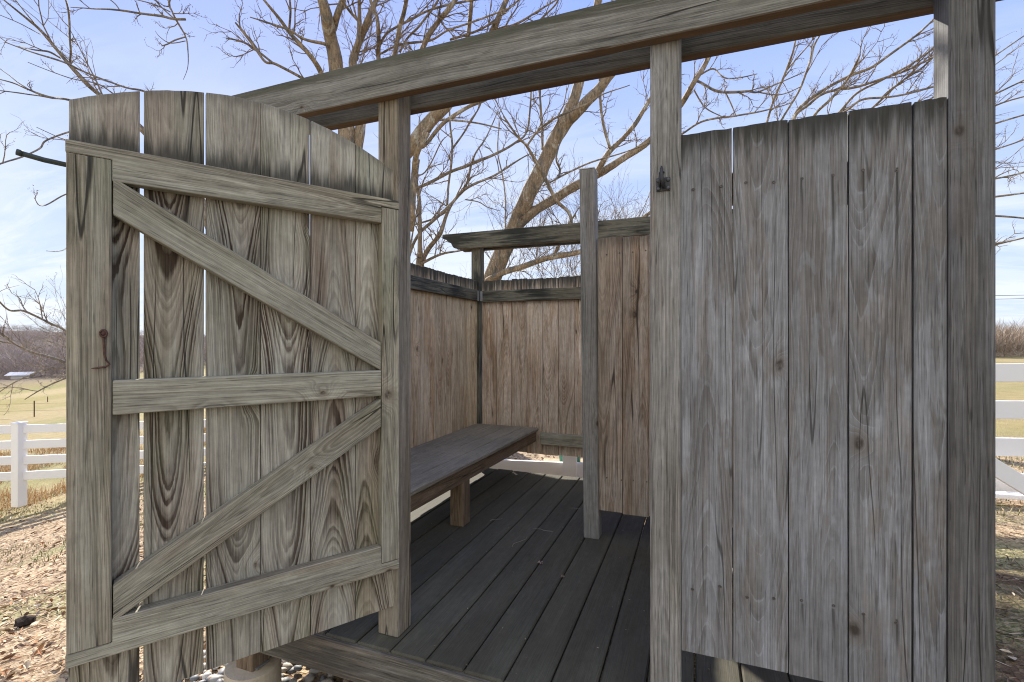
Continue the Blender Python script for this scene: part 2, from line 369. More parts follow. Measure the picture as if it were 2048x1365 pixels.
# deck: boards running front to back
b = PB()
x = -1.022 - 0.1455 * 6
i = 0
while x < 0.72:
    x1 = min(x + 0.1400, 0.72)
    wob = rnd.uniform(-0.003, 0.003)
    if x1 - x > 0.03 and x > -1.97:
        y0 = 1.455 + rnd.uniform(-0.004, 0.004); y1 = 3.862 + rnd.uniform(-0.006, 0.006)
        M = frame(((x + x1) / 2, y0, DK + rnd.uniform(-0.001, 0.0015)), (0, 1, 0), (0, 0, 1))
        b.box(M, x1 - x, 0.028, y1 - y0, 0.0055, notop=True)
    x += 0.1455; i += 1
deck = b.build('deck', W_DECK, label='dark grey decking of narrow boards running front to back')
b = PB()
b.box(frame((-1.90, 1.441, 0.300), (1, 0, 0), FRONT), 0.130, 0.038, 2.61, 0.004, seed=5, notop=True)
b.box(frame((-1.90, 3.78, 0.270), (1, 0, 0), FRONT), 0.145, 0.038, 2.61, 0.004, notop=True)
b.box(frame((-1.90, 1.482, 0.270), (0, 1, 0), (-1, 0, 0)), 0.145, 0.038, 2.29, 0.004, notop=True)
b.box(frame((0.71, 1.482, 0.270), (0, 1, 0), (1, 0, 0)), 0.145, 0.038, 2.29, 0.004, notop=True)
for xx in (-1.3, -0.7, -0.1):
    b.box(frame((xx, 1.482, 0.270), (0, 1, 0), (-1, 0, 0)), 0.14, 0.038, 2.29, 0.003, notop=True)
b.build('rim_joist', W_RIM, deck, 'mossy rim board under the deck edge')

def pier(xx, yy):
    p = PM(); n = 40
    vs = []; prof = [(0.105, -0.3), (0.105, 0.15), (0.102, 0.158), (0.0, 0.160)]
    for r, z in prof:
        for j in range(n):
            t = 2 * math.pi * j / n
            q = 1 + 0.012 * math.sin(3 * t + xx * 5)
            vs.append((xx + r * q * math.cos(t), yy + r * q * math.sin(t), z))
    fs = [[k * n + j, k * n + (j + 1) % n, (k + 1) * n + (j + 1) % n, (k + 1) * n + j] for k in range(3) for j in range(n)]
    p.add(vs, fs)
    o = p.build('concrete_pier', M_CONC)
    q = PB(); q.box(frame((xx, yy - 0.0445, 0.155), UP, FRONT), 0.089, 0.089, 0.16, 0.003, notop=True)
    q.build('post_stub', W_APRON, o)
    s = PM()
    s.box(T((xx - 0.049, yy, 0.19)), 0.004, 0.05, 0.07, 0.001)
    s.box(T((xx, yy, 0.164)), 0.11, 0.06, 0.004, 0.001)
    s.build('base_bracket', M_GALV, o)
    return o
pier(-1.70, 1.475); pier(-1.70, 3.6); pier(0.55, 3.6)

# posts
def post(xx, yy, z0, z1, mat, lean=0.0, w=0.089, label=None, seed=None):
    q = PB()
    q.box(frame((xx, yy, z0), (lean, 0, 1), FRONT), w, 0.089, z1 - z0, 0.004, seed=seed, notop=True)
    return q.build('post', mat, label=label)
hinge_post = post(-1.0815, FY, DK, 2.50, W_HINGE, label='square post the gate hangs on', seed=3)
latch_post = post(-0.0885, FY, DK + 0.001, 2.50, W_POST, label='knotty square post with the black latch', w=0.0885, seed=11)
end_post = post(0.637, FY - 0.004, 0.02, 2.62, W_POSTD, label='dark grey square corner post at the end of the tall panel', w=0.092, seed=21)
post(-1.745, FY, 0.3, 2.50, W_POST, seed=8)
back_post = post(-1.835, 3.90, 0.2, 2.44, W_RAIL, label='blackened corner post where the two low walls meet', w=0.086, seed=9)
post(0.60, 3.90, 0.2, 2.44, W_RAIL, seed=10)
pp = post(-0.550, 2.68, DK, 2.445, W_POST, lean=-0.012, w=0.086, label='square post with pale cut top at the end of the inner partition', seed=31)
q = PM(); q.box(T((-0.5755, 2.7245, 2.4485)), 0.088, 0.091, 0.006, 0.001); q.build('cap', plain('pale_end_grain', (0.52, 0.52, 0.54, 1), 0.8, 0.2, 0.1, 40), pp)

# beams: two planks clasping the post heads, ends cut to an ogee
def beam(y0, x0, x1, z0, h, mat, tail_l=True, tail_r=False, seed=None, label=None):
    q = PB()
    for k, yy in enumerate((y0 - 0.039, y0 + 0.091)):
        # outline in (u = height, v = along x); frame: along = +x, face = -y -> u axis = y x z ... = -z... see below
        tail = [(0.0, 0.0), (0.30, 0.0)]
        L = x1 - x0
        M = frame((x0, yy, z0 + h), (1, 0, 0), FRONT)       # u points down (checked) or up
        ux = M.to_3x3() @ Vector((1, 0, 0)); sgn = -1 if ux.z > 0 else 1   # want height measured downwards
        def U(d): return d * sgn
        pts = []
        if tail_l: pts += [(0, 0.0), (0.035, 0.0), (0.05, 0.04), (0.075, 0.065), (0.078, 0.085), (0.10, 0.095), (0.128, 0.115), (0.13, 0.14), (h, 0.145)]
        else: pts += [(0, 0.0), (h, 0.0)]
        if tail_r: pts += [(h, L - 0.145), (0.10, L - 0.10), (0.07, L - 0.05), (0.03, L), (0, L)]
        else: pts += [(h, L), (0, L)]
        ol = [(U(d), v) for d, v in pts]
        q.poly(M, ol, 0.038, 0.003, toplen=99, seed=(seed + k if seed else None))
    return q.build('beam', mat, label=label)
beam(FY, -1.98, 1.05, 2.378, 0.142, W_BEAM, True, True, seed=40, label='long double top beam clasping the front posts')
beam(3.90, -2.15, 0.95, 2.30, 0.142, W_RAIL, True, True, seed=50, label='blackened double beam over the back wall with ogee cut end')

# front panel
PZ0, PZ1 = 0.556, 2.095
xs = [-0.0435, 0.0975, 0.2385, 0.3785, 0.5185, 0.5895]
q = PB()
def jag_top(w, l, n, amp, rr):
    pts = [(-w / 2, 0), (w / 2, 0)]
    for k in range(n + 1):
        uu = w / 2 - w * k / n
        pts.append((uu, l + rr.uniform(-amp, amp)))
    return pts
for k in range(5):
    a0, a1 = xs[k], xs[k + 1]
    gap = 0.0028 if k < 3 else 0.0045
    w = a1 - a0 - gap
    M = frame(((a0 + a1) / 2, FY + rnd.uniform(0.001, 0.003) - (0.002 if k == 4 else 0), PZ0 + rnd.uniform(-0.001, 0.001)), (rnd.uniform(-.0012, .0012), 0, 1), FRONT)
    q.poly(M, jag_top(w, PZ1 - PZ0, 9, 0.0016, rnd), 0.022, 0.0007, seed=[61, 64, 62, 66, 69][k])
fp = q.build('wall_panel', W_PANEL, label='tall silver grey front panel of five wide upright boards')
for zz in (1.93, 0.755):
    q = PB(); q.box(frame((-0.03, FY + 0.028, zz), (1, 0, 0), FRONT), 0.089, 0.038, 0.62, notop=True); q.build('rail', W_INNER, fp)
def screw(p, nrm, parent, r=0.0042):
    s = PM(); nrm = Vector(nrm).normalized()
    a = nrm.cross(UP).normalized(); c = nrm.cross(a)
    n = 14; vs = []; 
    for rr, hh in ((r, -0.002), (r, 0.0004), (r * 0.85, 0.0011), (r * 0.38, 0.0009), (r * 0.3, -0.0012)):
        for j in range(n):
            t = 2 * math.pi * j / n
            vs.append(Vector(p) + (a * math.cos(t) + c * math.sin(t)) * rr + nrm * hh)
    fs = [[k * n + j, k * n + (j + 1) % n, (k + 1) * n + (j + 1) % n, (k + 1) * n + j] for k in range(4) for j in range(n)]
    fs.append([4 * n + j for j in range(n)])
    s.add(vs, fs); return s.build('screw', M_SCREW, parent)
for k in range(5):
    a0, a1 = xs[k], xs[k + 1]; mid = (a0 + a1) / 2; o = 0.036 if k < 4 else 0.017
    for sgn in (-1, 1):
        screw((mid + sgn * o + rnd.uniform(-.004, .004), FY + 0.0012, 1.928 + rnd.uniform(-.006, .006)), FRONT, fp)
        screw((mid + sgn * o + rnd.uniform(-.004, .004), FY + 0.0012, 0.756 + rnd.uniform(-.012, .012)), FRONT, fp)
# latch on the post
lt = PM(); LX, LZ = -0.094, 1.952
lt.box(T((LX, FY - 0.003, LZ)), 0.040, 0.005, 0.040, 0.001)
lo = lt.build('latch', M_BLACK, shower, label='black gate latch with thumb lever on the post')
l2 = PM()
l2.tube([(LX + 0.002, FY - 0.012, LZ - 0.012), (LX - 0.004, FY - 0.022, LZ + 0.015), (LX - 0.004, FY - 0.016, LZ + 0.045), (LX - 0.004, FY - 0.012, LZ + 0.052)], [0.006, 0.006, 0.0045, 0.002], 8)
l2.tube([(LX - 0.010, FY - 0.006, LZ + 0.034), (LX - 0.004, FY - 0.02, LZ + 0.036), (LX + 0.002, FY - 0.006, LZ + 0.034)], 0.003, 6)
l2.tube([(LX - 0.010, FY - 0.006, LZ - 0.010), (LX - 0.010, FY - 0.018, LZ + 0.008), (LX - 0.009, FY - 0.006, LZ + 0.032)], 0.003, 6)
l2.build('lever', M_BLACK, lo, True)
M_BOLT = plain('dull_bolt', (0.06, 0.062, 0.075, 1), 0.45, 0.5, 0.2, 100)
for sx in (-1, 1):
    for sz in (-1, 1):
        l3 = PM(); c0 = Vector((LX + sx * 0.0135, FY - 0.006, LZ + sz * 0.0125))
        l3.tube([c0, c0 + Vector((0, -0.003, 0))], [0.0065, 0.005], 12); l3.build('bolt', M_BOLT, lo, True)

# board walls facing a direction, with a rail along the top
def board_wall(p0, d, n, length, z0, z1, pitch, mat, gap=0.003, th=0.02, seed=0, label=None):
    rr = random.Random(seed); q = PB(); p0 = Vector(p0); d = Vector(d).normalized()
    k = 0; s = 0.0
    while s < length - 0.02:
        w = min(pitch, length - s)
        gp = rr.choice([gap, gap * 0.6, gap * 1.3])
        c0 = p0 + d * (s + w / 2) + Vector(n) * rr.uniform(-0.002, 0.002)
        M = frame((c0.x, c0.y, z0 + rr.uniform(-.004, .004)), UP, n)
        q.poly(M, jag_top(w - gp, z1 - z0, 7, 0.004, rr), th, 0.0012, seed=seed * 100 + k)
        s += pitch; k += 1
    return q.build('wall_panel', mat, label=label)
# low wall behind the bench
lw = board_wall((-1.815, 1.60, 0), (0, 1, 0), (1, 0, 0), 2.285, 0.545, 2.01, 0.1397, W_LEFT, seed=71, label='low brown wall of upright boards behind the bench')
q = PB(); q.box(frame((-1.778, 1.60, 0.625), (0, 1, 0), (1, 0, 0)), 0.089, 0.036, 2.275, 0.003, notop=True); q.build('rail', W_INNER, lw)
q = PB(); q.box(frame((-1.778, 1.60, 1.876), (0, 1, 0), (1, 0, 0)), 0.092, 0.036, 2.275, 0.003, seed=72, notop=True)
q.build('rail', W_RAIL, lw, 'blackened mossy rail along the top of the wall')
# back wall
bw = board_wall((-1.775, 3.905, 0), (1, 0, 0), (0, -1, 0), 2.37, 0.525, 2.012, 0.1397, W_INNER, gap=0.0035, seed=81, label='low brown back wall of upright boards')
q = PB(); q.box(frame((-1.775, 3.868, 1.870), (1, 0, 0), FRONT), 0.098, 0.036, 2.36, 0.003, seed=82, notop=True)
q.build('rail', W_RAIL, bw, 'blackened mossy rail along the top of the wall')
q = PB(); q.box(frame((-1.225, 3.868, 0.662), (1, 0, 0), FRONT), 0.098, 0.036, 1.81, 0.003, notop=True); q.build('rail', W_FRAME, bw)
for (bx, by, sx, sy) in ((-1.765, 3.864, 0.024, 0.004), (-1.775, 3.825, 0.004, 0.024)):
    q = PM(); q.box(T((bx, by, 1.872)), sx, sy, 0.085, 0.001); q.build('bracket', M_GALV, bw if sx > sy else lw)
# inner partition
ip = board_wall((-0.520, 2.70, 0), (1, 0, 0), FRONT, 1.10, 0.531, 2.052, 0.1397, W_PART, gap=0.003, seed=91, label='brown inner partition of upright boards behind the square post')
for xx, zz in ((-0.455, 1.96), (-0.385, 1.965), (-0.315, 1.965), (-0.245, 1.97), (-0.455, 0.72), (-0.375, 0.715), (-0.31, 0.72), (-0.24, 0.72)):
    screw((xx - .012, 2.698, zz), FRONT, ip, 0.004)
for zz in (1.965, 0.72):
    q = PB(); q.box(frame((-0.49, 2.725, zz), (1, 0, 0), FRONT), 0.089, 0.038, 1.06, notop=True); q.build('rail', W_INNER, ip)
# side wall of the shower stall (right)
board_wall((0.66, 3.88, 0), (0, -1, 0), (-1, 0, 0), 2.24, 0.56, 2.05, 0.1397, W_INNER, gap=0.002, seed=95)

# bench
q = PB(); BX0, BX1, BT = -1.775, -1.252, 0.755
BSK = 0.029; YB0, YB1 = 1.63, 3.865      # the front edge runs slightly skew to the wall
def bfx(y): return -1.236 - BSK * (YB1 - y)
bw_ = 0.131
for k in range(4):
    xr0, xr1 = bfx(YB0) - bw_ * (3 - k), bfx(YB1) - bw_ * (3 - k)
    xl0, xl1 = (xr0 - bw_ + 0.003, xr1 - bw_ + 0.003) if k else (BX0 - 0.035, BX0 - 0.035)
    xm = (xr0 + xl0) / 2; dz_ = rnd.uniform(-.001, .001)
    M = frame((xm, YB0, BT + dz_), (0, 1, 0), UP); sgn = 1 if (M.to_3x3() @ Vector((1, 0, 0))).x > 0 else -1
    L = YB1 - YB0
    q.poly(M, [(sgn * (xl0 - xm), 0), (sgn * (xr0 - xm), 0), (sgn * (xr1 - xm), L), (sgn * (xl1 - xm), L)], 0.03, 0.007 if k == 3 else 0.004, toplen=99)
bench = q.build('bench', W_SEAT, label='grey bench of four long boards along the low wall')
q = PB(); q.box(frame((bfx(YB0) - 0.018, YB0, BT - 0.0735), (BSK, 1, 0), (1, 0, 0)), 0.084, 0.038, 2.22, 0.003, seed=101, notop=True)
q.build('apron', W_APRON, bench)
for yy in (2.575, 1.72):
    q = PB(); q.box(frame((bfx(yy) - 0.063, yy, DK), UP, FRONT), 0.089, 0.089, BT - 0.032 - DK, 0.004, notop=True); q.build('leg', W_APRON, bench)

# ------------------------------------------------------------------ the gate, swung open
HX, HY = -1.021, 1.510
gd = Vector((-0.527, -0.849, 0)).normalized(); gn = Vector((0.849, -0.527, 0)).normalized()
GW = 0.9
# gate local coordinates: s metres from the hinge end, depth behind the frame's face, height z
def gp(s, dep, z): return Vector((HX, HY, 0)) + gd * s - gn * dep + Vector((0, 0, z))
def arc(s): return 2.236 - 0.50 * (s / GW - 0.5) ** 2
GZ0 = 0.49
gate_b = PB()
edges = [-0.004, 0.1475, 0.2985, 0.4495, 0.600, 0.7505, 0.9015]
gaps = [0.002, 0.003, 0.003, 0.0065, 0.0085]
splits = {5: 0.820, 4: 0.700, 0: 0.068}
ux_up = frame((0, 0, 0), UP, gn).to_3x3() @ Vector((1, 0, 0))
sg = 1 if ux_up.dot(gd) > 0 else -1
rr = random.Random(12)
for k in range(6):
    s0 = edges[k] + (gaps[k - 1] / 2 if k > 0 else 0); s1 = edges[k + 1] - (gaps[k] / 2 if k < 5 else 0)
    pieces = [(s0, s1)]
    c = (s0 + s1) / 2
    z0 = GZ0 + rr.uniform(-0.004, 0.006)
    o = gp(c, 0.0375 + rr.uniform(0, 0.002), z0)
    M = frame(o, (gd.x * rr.uniform(-.0015, .0015), gd.y * rr.uniform(-.0015, .0015), 1), gn)
    def tl(u, c=c, z0=z0): return arc(c + u * sg) - z0
    w = s1 - s0; sd = [203, 207, 211, 219, 223, 241][k]
    ol = []
    lo_, hi_ = -w / 2, w / 2
    ol += [(lo_, 0), (hi_, 0)]
    n = 8
    for j in range(n + 1):
        uu = hi_ - w * j / n
        ol.append((uu, tl(uu) + rr.uniform(-.0008, .0008)))
    gate_b.poly(M, ol, 0.019, 0.0015, toplen=tl, seed=sd)
gate = gate_b.build('gate', W_GATE, label='open gate of arch topped upright boards with braced frame')
FT = 0.0365
# rails with half lapped ends: outline in (height, along)
def grail(z0, z1, lap_low, name='rail', seed=None):
    q = PB()
    o = gp(0.0, 0.0, 0.0); M = frame(o, gd, gn)
    uz = (M.to_3x3() @ Vector((1, 0, 0))).z; k = 1 if uz > 0 else -1
    a, bq = 0.066, 0.812        # stile edges
    mid = z1 - 0.032 if lap_low else z0 + 0.034
    if lap_low: pts = [(z1, -0.002), (z1, GW + 0.004), (mid, GW + 0.004), (mid, bq), (z0, bq), (z0, a), (mid, a), (mid, -0.002)]
    else: pts = [(z0, -0.002), (z0, GW + 0.004), (mid, GW + 0.004), (mid, bq), (z1, bq), (z1, a), (mid, a), (mid, -0.002)]
    zc = (z0 + z1) / 2
    M = M @ T((k * zc, 0, 0))
    q.poly(M, [(k * (z - zc), s) for z, s in pts], FT, 0.002, toplen=99, seed=seed)
    return q.build(name, W_FRAME, gate)
grail(1.905, 1.994, True, seed=301); grail(0.645, 0.742, False, seed=302)
q = PB(); q.box(frame(gp(0.067, 0.0006, 1.329), gd, gn), 0.092, FT, 0.811 - 0.067, 0.002, seed=303, notop=True); q.build('rail', W_FRAME, gate)
def stile(s0, s1, z0, z1, seed):
    q = PB(); q.box(frame(gp((s0 + s1) / 2, -0.0012, z0), UP, gn), s1 - s0, FT, z1 - z0, 0.002, seed=seed, notop=True); q.build('stile', W_FRAME, gate)
stile(0.813, 0.902, 0.681, 1.960, 304); stile(-0.001, 0.065, 0.681, 1.960, 305)
def brace(sa, za, sb, zb, w, seed):
    """diagonal between the stile edges, ends cut plumb"""
    q = PB(); p = gp(sa, 0.0004, za); e = gp(sb, 0.0004, zb); d = e - p; L = d.length
    M = frame(p, d, gn)
    ang = math.atan2(zb - za, sb - sa)
    uz = (M.to_3x3() @ Vector((1, 0, 0))).z; k = 1 if uz > 0 else -1
    off = w / 2 * math.tan(ang)       # plumb cut shifts the ends along the piece
    q.poly(M, [(-w / 2 * k, -(-off)), (w / 2 * k, -(off)), (w / 2 * k, L - off), (-w / 2 * k, L + off)] if False else
           [(-w / 2 * k, -off * 1), (w / 2 * k, off * 1), (w / 2 * k, L + off), (-w / 2 * k, L - off)], FT - 0.001, 0.002, toplen=99, seed=seed)
    q.build('brace', W_FRAME, gate)
brace(0.068, 1.425, 0.810, 1.866, 0.086, 306)
brace(0.068, 1.222, 0.810, 0.782, 0.086, 307)
# hook on the free stile
hk = PM()
def hp(s, z, out=0.006): return gp(s, -0.0012 - out, z)
HS = 0.829
hk.tube([hp(HS, 1.497, .004), hp(HS - 0.001, 1.47), hp(HS - 0.002, 1.445), hp(HS - 0.006, 1.428), hp(HS - 0.012, 1.419), hp(HS - 0.004, 1.412), hp(HS + 0.012, 1.410), hp(HS + 0.024, 1.409, .010)], [0.0028, 0.0027, 0.0027, 0.0027, 0.0027, 0.0027, 0.0024, 0.001], 8)
ring = [hp(HS + 0.006 * math.cos(t) * 1.1, 1.500 + 0.009 * math.sin(t), .007) for t in [2 * math.pi * j / 12 for j in range(13)]]
hk.tube(ring, 0.0028, 8)
hk.tube([hp(HS, 1.50, -0.002), hp(HS, 1.50, 0.010)], 0.0045, 10)
hk.build('hook', M_RUST, gate, True, label='rusty hook hanging from its eye')
rd = PM()
rd.tube([gp(0.84, 0.10, 1.950), gp(0.955, 0.10, 1.958), gp(1.002, 0.10, 1.966)], 0.0068, 10)
rd.tube([gp(0.995, 0.10, 1.965), gp(1.006, 0.10, 1.967)], 0.0082, 10)
rd.tube([gp(0.84, 0.055, 1.950), gp(0.84, 0.10, 1.950)], 0.0068, 10)
rd.build('rod', M_ROD, gate, True, label='dark green rod sticking out past the gate edge')

# ------------------------------------------------------------------ GROUND
def smooth(a, b, x):
    t = max(0.0, min(1.0, (x - a) / (b - a))); return t * t * (3 - 2 * t)
def gh(x, y):
    """terrain height: flat round the shower, falling to a valley on the left, hills beyond"""
    r = x * CS + y * SN; f = -x * SN + y * CS
    d = math.hypot(r, f)
    left = smooth(0.1, 0.85, math.atan2(-r, max(f, 0.01)) / 1.2 if f > 0 else 0.0)
    z = 0.0
    fall = 0.0
    if d > 2.2: fall = -0.155 * (min(d, 12) - 2.2)
    if d > 12: fall += -0.055 * (min(d, 75) - 12)
    if d > 110: fall += 0.042 * (min(d, 420) - 110) + 6 * mnoise.noise(Vector((x * .006, y * .006, 0))) * smooth(110, 250, d)
    z += left * fall
    right = smooth(0.15, 0.9, math.atan2(r, max(f, 0.01)) / 1.2 if f > 0 else 0.0)
    z += right * (0.10 * smooth(2, 4, d))
    z += 0.02 * mnoise.noise(Vector((x * .9, y * .9, 3.0))) * smooth(1.0, 3, d) + 0.12 * mnoise.noise(Vector((x * .12, y * .12, 1.0))) * smooth(8, 25, d)
    return z - 0.02
nA = 300; rings = [0.0]
d = 0.25
while d < 1500: rings.append(d); d *= 1.065
vs = [(0, 0, gh(0, 0))]; fs = []
for ri in rings[1:]:
    for k in range(nA):
        t = 2 * math.pi * k / nA
        vs.append((ri * math.cos(t), ri * math.sin(t), gh(ri * math.cos(t), ri * math.sin(t))))
for k in range(nA): fs.append([0, 1 + k, 1 + (k + 1) % nA])
for q_ in range(len(rings) - 2):
    o0 = 1 + q_ * nA; o1 = o0 + nA
    for k in range(nA):
        k2 = (k + 1) % nA
        fs.append([o0 + k, o1 + k, o1 + k2, o0 + k2])
m, g, bs = new_mat('ground_cover', 0.95, 0.1)
pos = g.n('ShaderNodeNewGeometry').outputs['Position']
x_, y_, z_ = g.sep(pos)
flat = g.xyz(x_, y_, 0.0)
dist = g.vm('LENGTH', flat); dist = g.n('ShaderNodeVectorMath', {0: flat}, operation='LENGTH').outputs['Value']
chips = g.n('ShaderNodeTexVoronoi', {'Vector': g.vm('ADD', flat, g.scale(g.noise(flat, 30, 2, col=True), 0.03)), 'Scale': 42.0})
cc = g.n('ShaderNodeSeparateColor', {0: chips.outputs['Color']}).outputs
litter = g.mix(cc[0], (0.27, 0.19, 0.115, 1), (0.52, 0.41, 0.28, 1))
litter = g.mix(g.step(cc[1], 0.7, 0.9), litter, (0.12, 0.07, 0.045, 1))
litter = g.scale(litter, g.lin(g.noise(flat, 1.6, 4), 0.3, 0.7, 0.8, 1.15))
shade_mask = g.m('MULTIPLY', g.step(g.m('ADD', x_, g.m('MULTIPLY', g.noise(flat, 1.3, 4), 1.2)), 1.1, 1.7), g.step(g.m('ADD', g.m('MULTIPLY_ADD', x_, 0.45, y_), g.m('MULTIPLY', g.noise(flat, 1.7, 4), 1.3)), 5.6, 5.2, 0.0, 1.0))
shade_mask = g.m('MULTIPLY', shade_mask, g.step(dist, 6.0, 8.0, 1.0, 0.0))
litter = g.mix(g.m('MULTIPLY', shade_mask, .9), litter, g.mix(cc[0], (0.045, 0.030, 0.020, 1), (0.17, 0.115, 0.07, 1)))      # litter colour darkened in place of a cast shadow beside the shower
gmask = g.step(g.noise(flat, 0.75, 4, 0.6), 0.50, 0.62)
gn2 = g.noise(flat, 38, 3, 0.7)
grass_c = g.mix(g.step(gn2, 0.35, 0.65), (0.10, 0.12, 0.035, 1), (0.40, 0.36, 0.21, 1))
near = g.mix(g.m('MULTIPLY', gmask, 0.75), litter, grass_c)
fn = g.noise(g.xyz(g.m('MULTIPLY', x_, .05), g.m('MULTIPLY', y_, .05), 0), 1.0, 5, 0.6)
field = g.mix(g.step(fn, 0.38, 0.62), (0.25, 0.21, 0.085, 1), (0.32, 0.26, 0.14, 1))
field = g.mix(g.m('MULTIPLY', g.step(g.noise(flat, 0.12, 4, 0.6), 0.50, 0.64), 0.5), field, (0.18, 0.20, 0.075, 1))
field = g.scale(field, g.lin(g.noise(flat, 3.0, 4, 0.7), 0.3, 0.7, 0.82, 1.15))
colg = g.mix(g.step(dist, 7.5, 12.0), near, field)
wmask = g.m('MULTIPLY', g.step(dist, 75, 110), g.step(g.noise(flat, 0.018, 3), 0.35, 0.5, 0.45, 1.0))
colg = g.mix(wmask, colg, (0.13, 0.10, 0.085, 1))
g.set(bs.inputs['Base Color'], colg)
g.set(bs.inputs['Normal'], g.n('ShaderNodeBump', {'Height': g.m('ADD', chips.outputs['Distance'], g.noise(flat, 60, 3)), 'Strength': 0.8, 'Distance': 0.012}).outputs[0])
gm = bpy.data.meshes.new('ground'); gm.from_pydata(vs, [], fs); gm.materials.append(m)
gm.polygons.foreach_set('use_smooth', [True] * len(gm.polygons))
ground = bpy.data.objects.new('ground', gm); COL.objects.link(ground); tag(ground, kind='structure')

# fallen leaves and wood chips on the ground
def litter_mat(name, cols, rough=0.8):
    m, g, b = new_mat(name, rough, 0.2)
    a = g.n('ShaderNodeAttribute', attribute_name='rv').outputs['Fac']
    rp = g.n('ShaderNodeValToRGB', {0: a}); e = rp.color_ramp
    e.interpolation = 'CONSTANT' if len(cols) > 3 else 'LINEAR'
    while len(e.elements) < len(cols): e.elements.new(0.5)
    for k, c_ in enumerate(cols): e.elements[k].position = k / len(cols); e.elements[k].color = c_
    g.set(b.inputs['Base Color'], rp.outputs[0]); return m
class LB(MB):
    def __init__(s): super().__init__(); s.rv = []
    def add(s, vs, fs, r=0.0): super().add(vs, fs); s.rv += [r] * len(vs)
    def build(s, *a, **k):
        o = super().build(*a, **k); at_ = o.data.attributes.new('rv', 'FLOAT', 'POINT')
        at_.data.foreach_set('value', s.rv[:len(o.data.vertices)] + [0] * max(0, len(o.data.vertices) - len(s.rv))); return o
def in_deck(p): return -2.0 < p.x < 0.80 and 1.42 < p.y < 3.90
lb = LB(); rr = random.Random(5)
def leaf(lb, c0, L, W, yaw, tilt, curl, rv):
    a = Vector((math.cos(yaw), math.sin(yaw), tilt)).normalized(); s_ = a.cross(UP).normalized(); n_ = s_.cross(a)
    pr = [(-.5, 0.0, 0), (-.2, .42, 1), (.15, .5, 1), (.5, 0.0, 0)]
    vs = [c0 + a * (L * -.5)]
    for t_, ww, k in pr[1:3]:
        vs += [c0 + a * (L * t_) + s_ * (W * ww) + n_ * curl, c0 + a * (L * t_), c0 + a * (L * t_) - s_ * (W * ww) + n_ * curl]
    vs.append(c0 + a * (L * .5) + n_ * curl)
    fs = [(0, 1, 2), (0, 2, 3), (1, 4, 5, 2), (2, 5, 6, 3), (4, 7, 5), (5, 7, 6)]
    lb.add(vs, fs, rv)
areas = [(-4.2, -0.9, 0.9, 3.6, 5200), (-10, -1.5, 3, 9, 6000), (1.2, 6.0, 1.0, 6.5, 1500), (-2.5, 1.5, 4.8, 9, 1800)]
for r0, r1_, f0, f1, n in areas:
    for _ in range(n):
        r_ = rr.uniform(r0, r1_); f_ = f0 + (f1 - f0) * rr.random() ** 1.3; p = rf(r_, f_)
        if in_deck(p): continue
        p.z = gh(p.x, p.y) + rr.uniform(0.002, 0.018)
        if rr.random() < 0.62: leaf(lb, p, rr.uniform(.03, .09), rr.uniform(.004, .012), rr.uniform(0, 6.3), rr.uniform(-.25, .35), rr.uniform(0, .003), rr.random())
        else: leaf(lb, p, rr.uniform(.03, .07), rr.uniform(.015, .035), rr.uniform(0, 6.3), rr.uniform(-.3, .5), rr.uniform(.0, .014), rr.random())
LIT = litter_mat('dry_litter', [(0.36, 0.25, 0.15, 1), (0.48, 0.37, 0.24, 1), (0.20, 0.11, 0.06, 1), (0.42, 0.31, 0.20, 1), (0.58, 0.49, 0.36, 1), (0.14, 0.085, 0.055, 1), (0.34, 0.16, 0.07, 1), (0.42, 0.33, 0.23, 1)])
tag(lb.build('leaf_litter', LIT), kind='stuff')
mb_ = LB()  # added dark chips, their colour stands in for the shadow on this ground
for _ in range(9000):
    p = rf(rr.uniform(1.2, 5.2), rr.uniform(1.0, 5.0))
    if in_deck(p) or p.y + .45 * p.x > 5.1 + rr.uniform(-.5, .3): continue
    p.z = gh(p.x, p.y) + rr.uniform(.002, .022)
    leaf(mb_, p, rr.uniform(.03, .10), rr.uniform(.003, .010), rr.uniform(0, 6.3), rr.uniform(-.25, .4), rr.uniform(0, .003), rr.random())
tag(mb_.build('shadow_dark_chips', litter_mat('shadow_dark_bark', [(0.07, 0.045, 0.03, 1), (0.14, 0.09, 0.055, 1), (0.05, 0.034, 0.024, 1), (0.20, 0.14, 0.09, 1), (0.09, 0.06, 0.04, 1), (0.34, 0.27, 0.19, 1)])), kind='stuff')
# grass blades
gb = LB()
def blades(n, r0, r1_, f0, f1, h0, h1, thr, w=0.004, skip=0.0):
    for _ in range(n):
        r_ = rr.uniform(r0, r1_); f_ = rr.uniform(f0, f1); p = rf(r_, f_)
        if in_deck(p): continue
        if mnoise.noise(Vector((p.x * .8, p.y * .8, 9.0))) < thr: continue
        p.z = gh(p.x, p.y) - 0.005
        h = rr.uniform(h0, h1); yaw = rr.uniform(0, 6.3); l = rr.uniform(.2, .9) * h
        s_ = Vector((math.cos(yaw), math.sin(yaw), 0)) * w; dd = Vector((-s_.y, s_.x, 0)) / w * l
        gb.add([p - s_, p + s_, p + dd * .4 + Vector((0, 0, h * .65)) + s_ * .6, p + dd * .4 + Vector((0, 0, h * .65)) - s_ * .6, p + dd + Vector((0, 0, h))], [(0, 1, 2, 3), (3, 2, 4)], rr.random())
blades(16000, -8.5, -1.6, 2.6, 8.5, .02, .06, 0.02)
blades(3500, 2.6, 7.5, 3.9, 7, .02, .07, 0.1)
tag(gb.build('grass', litter_mat('short_grass', [(0.13, 0.16, 0.04, 1), (0.26, 0.26, 0.10, 1), (0.42, 0.37, 0.22, 1), (0.10, 0.13, 0.035, 1), (0.36, 0.33, 0.19, 1)])), kind='stuff')
gb = LB()
blades(20000, -16, -6.2, 7.6, 13.5, .05, .24, -0.10, 0.006)
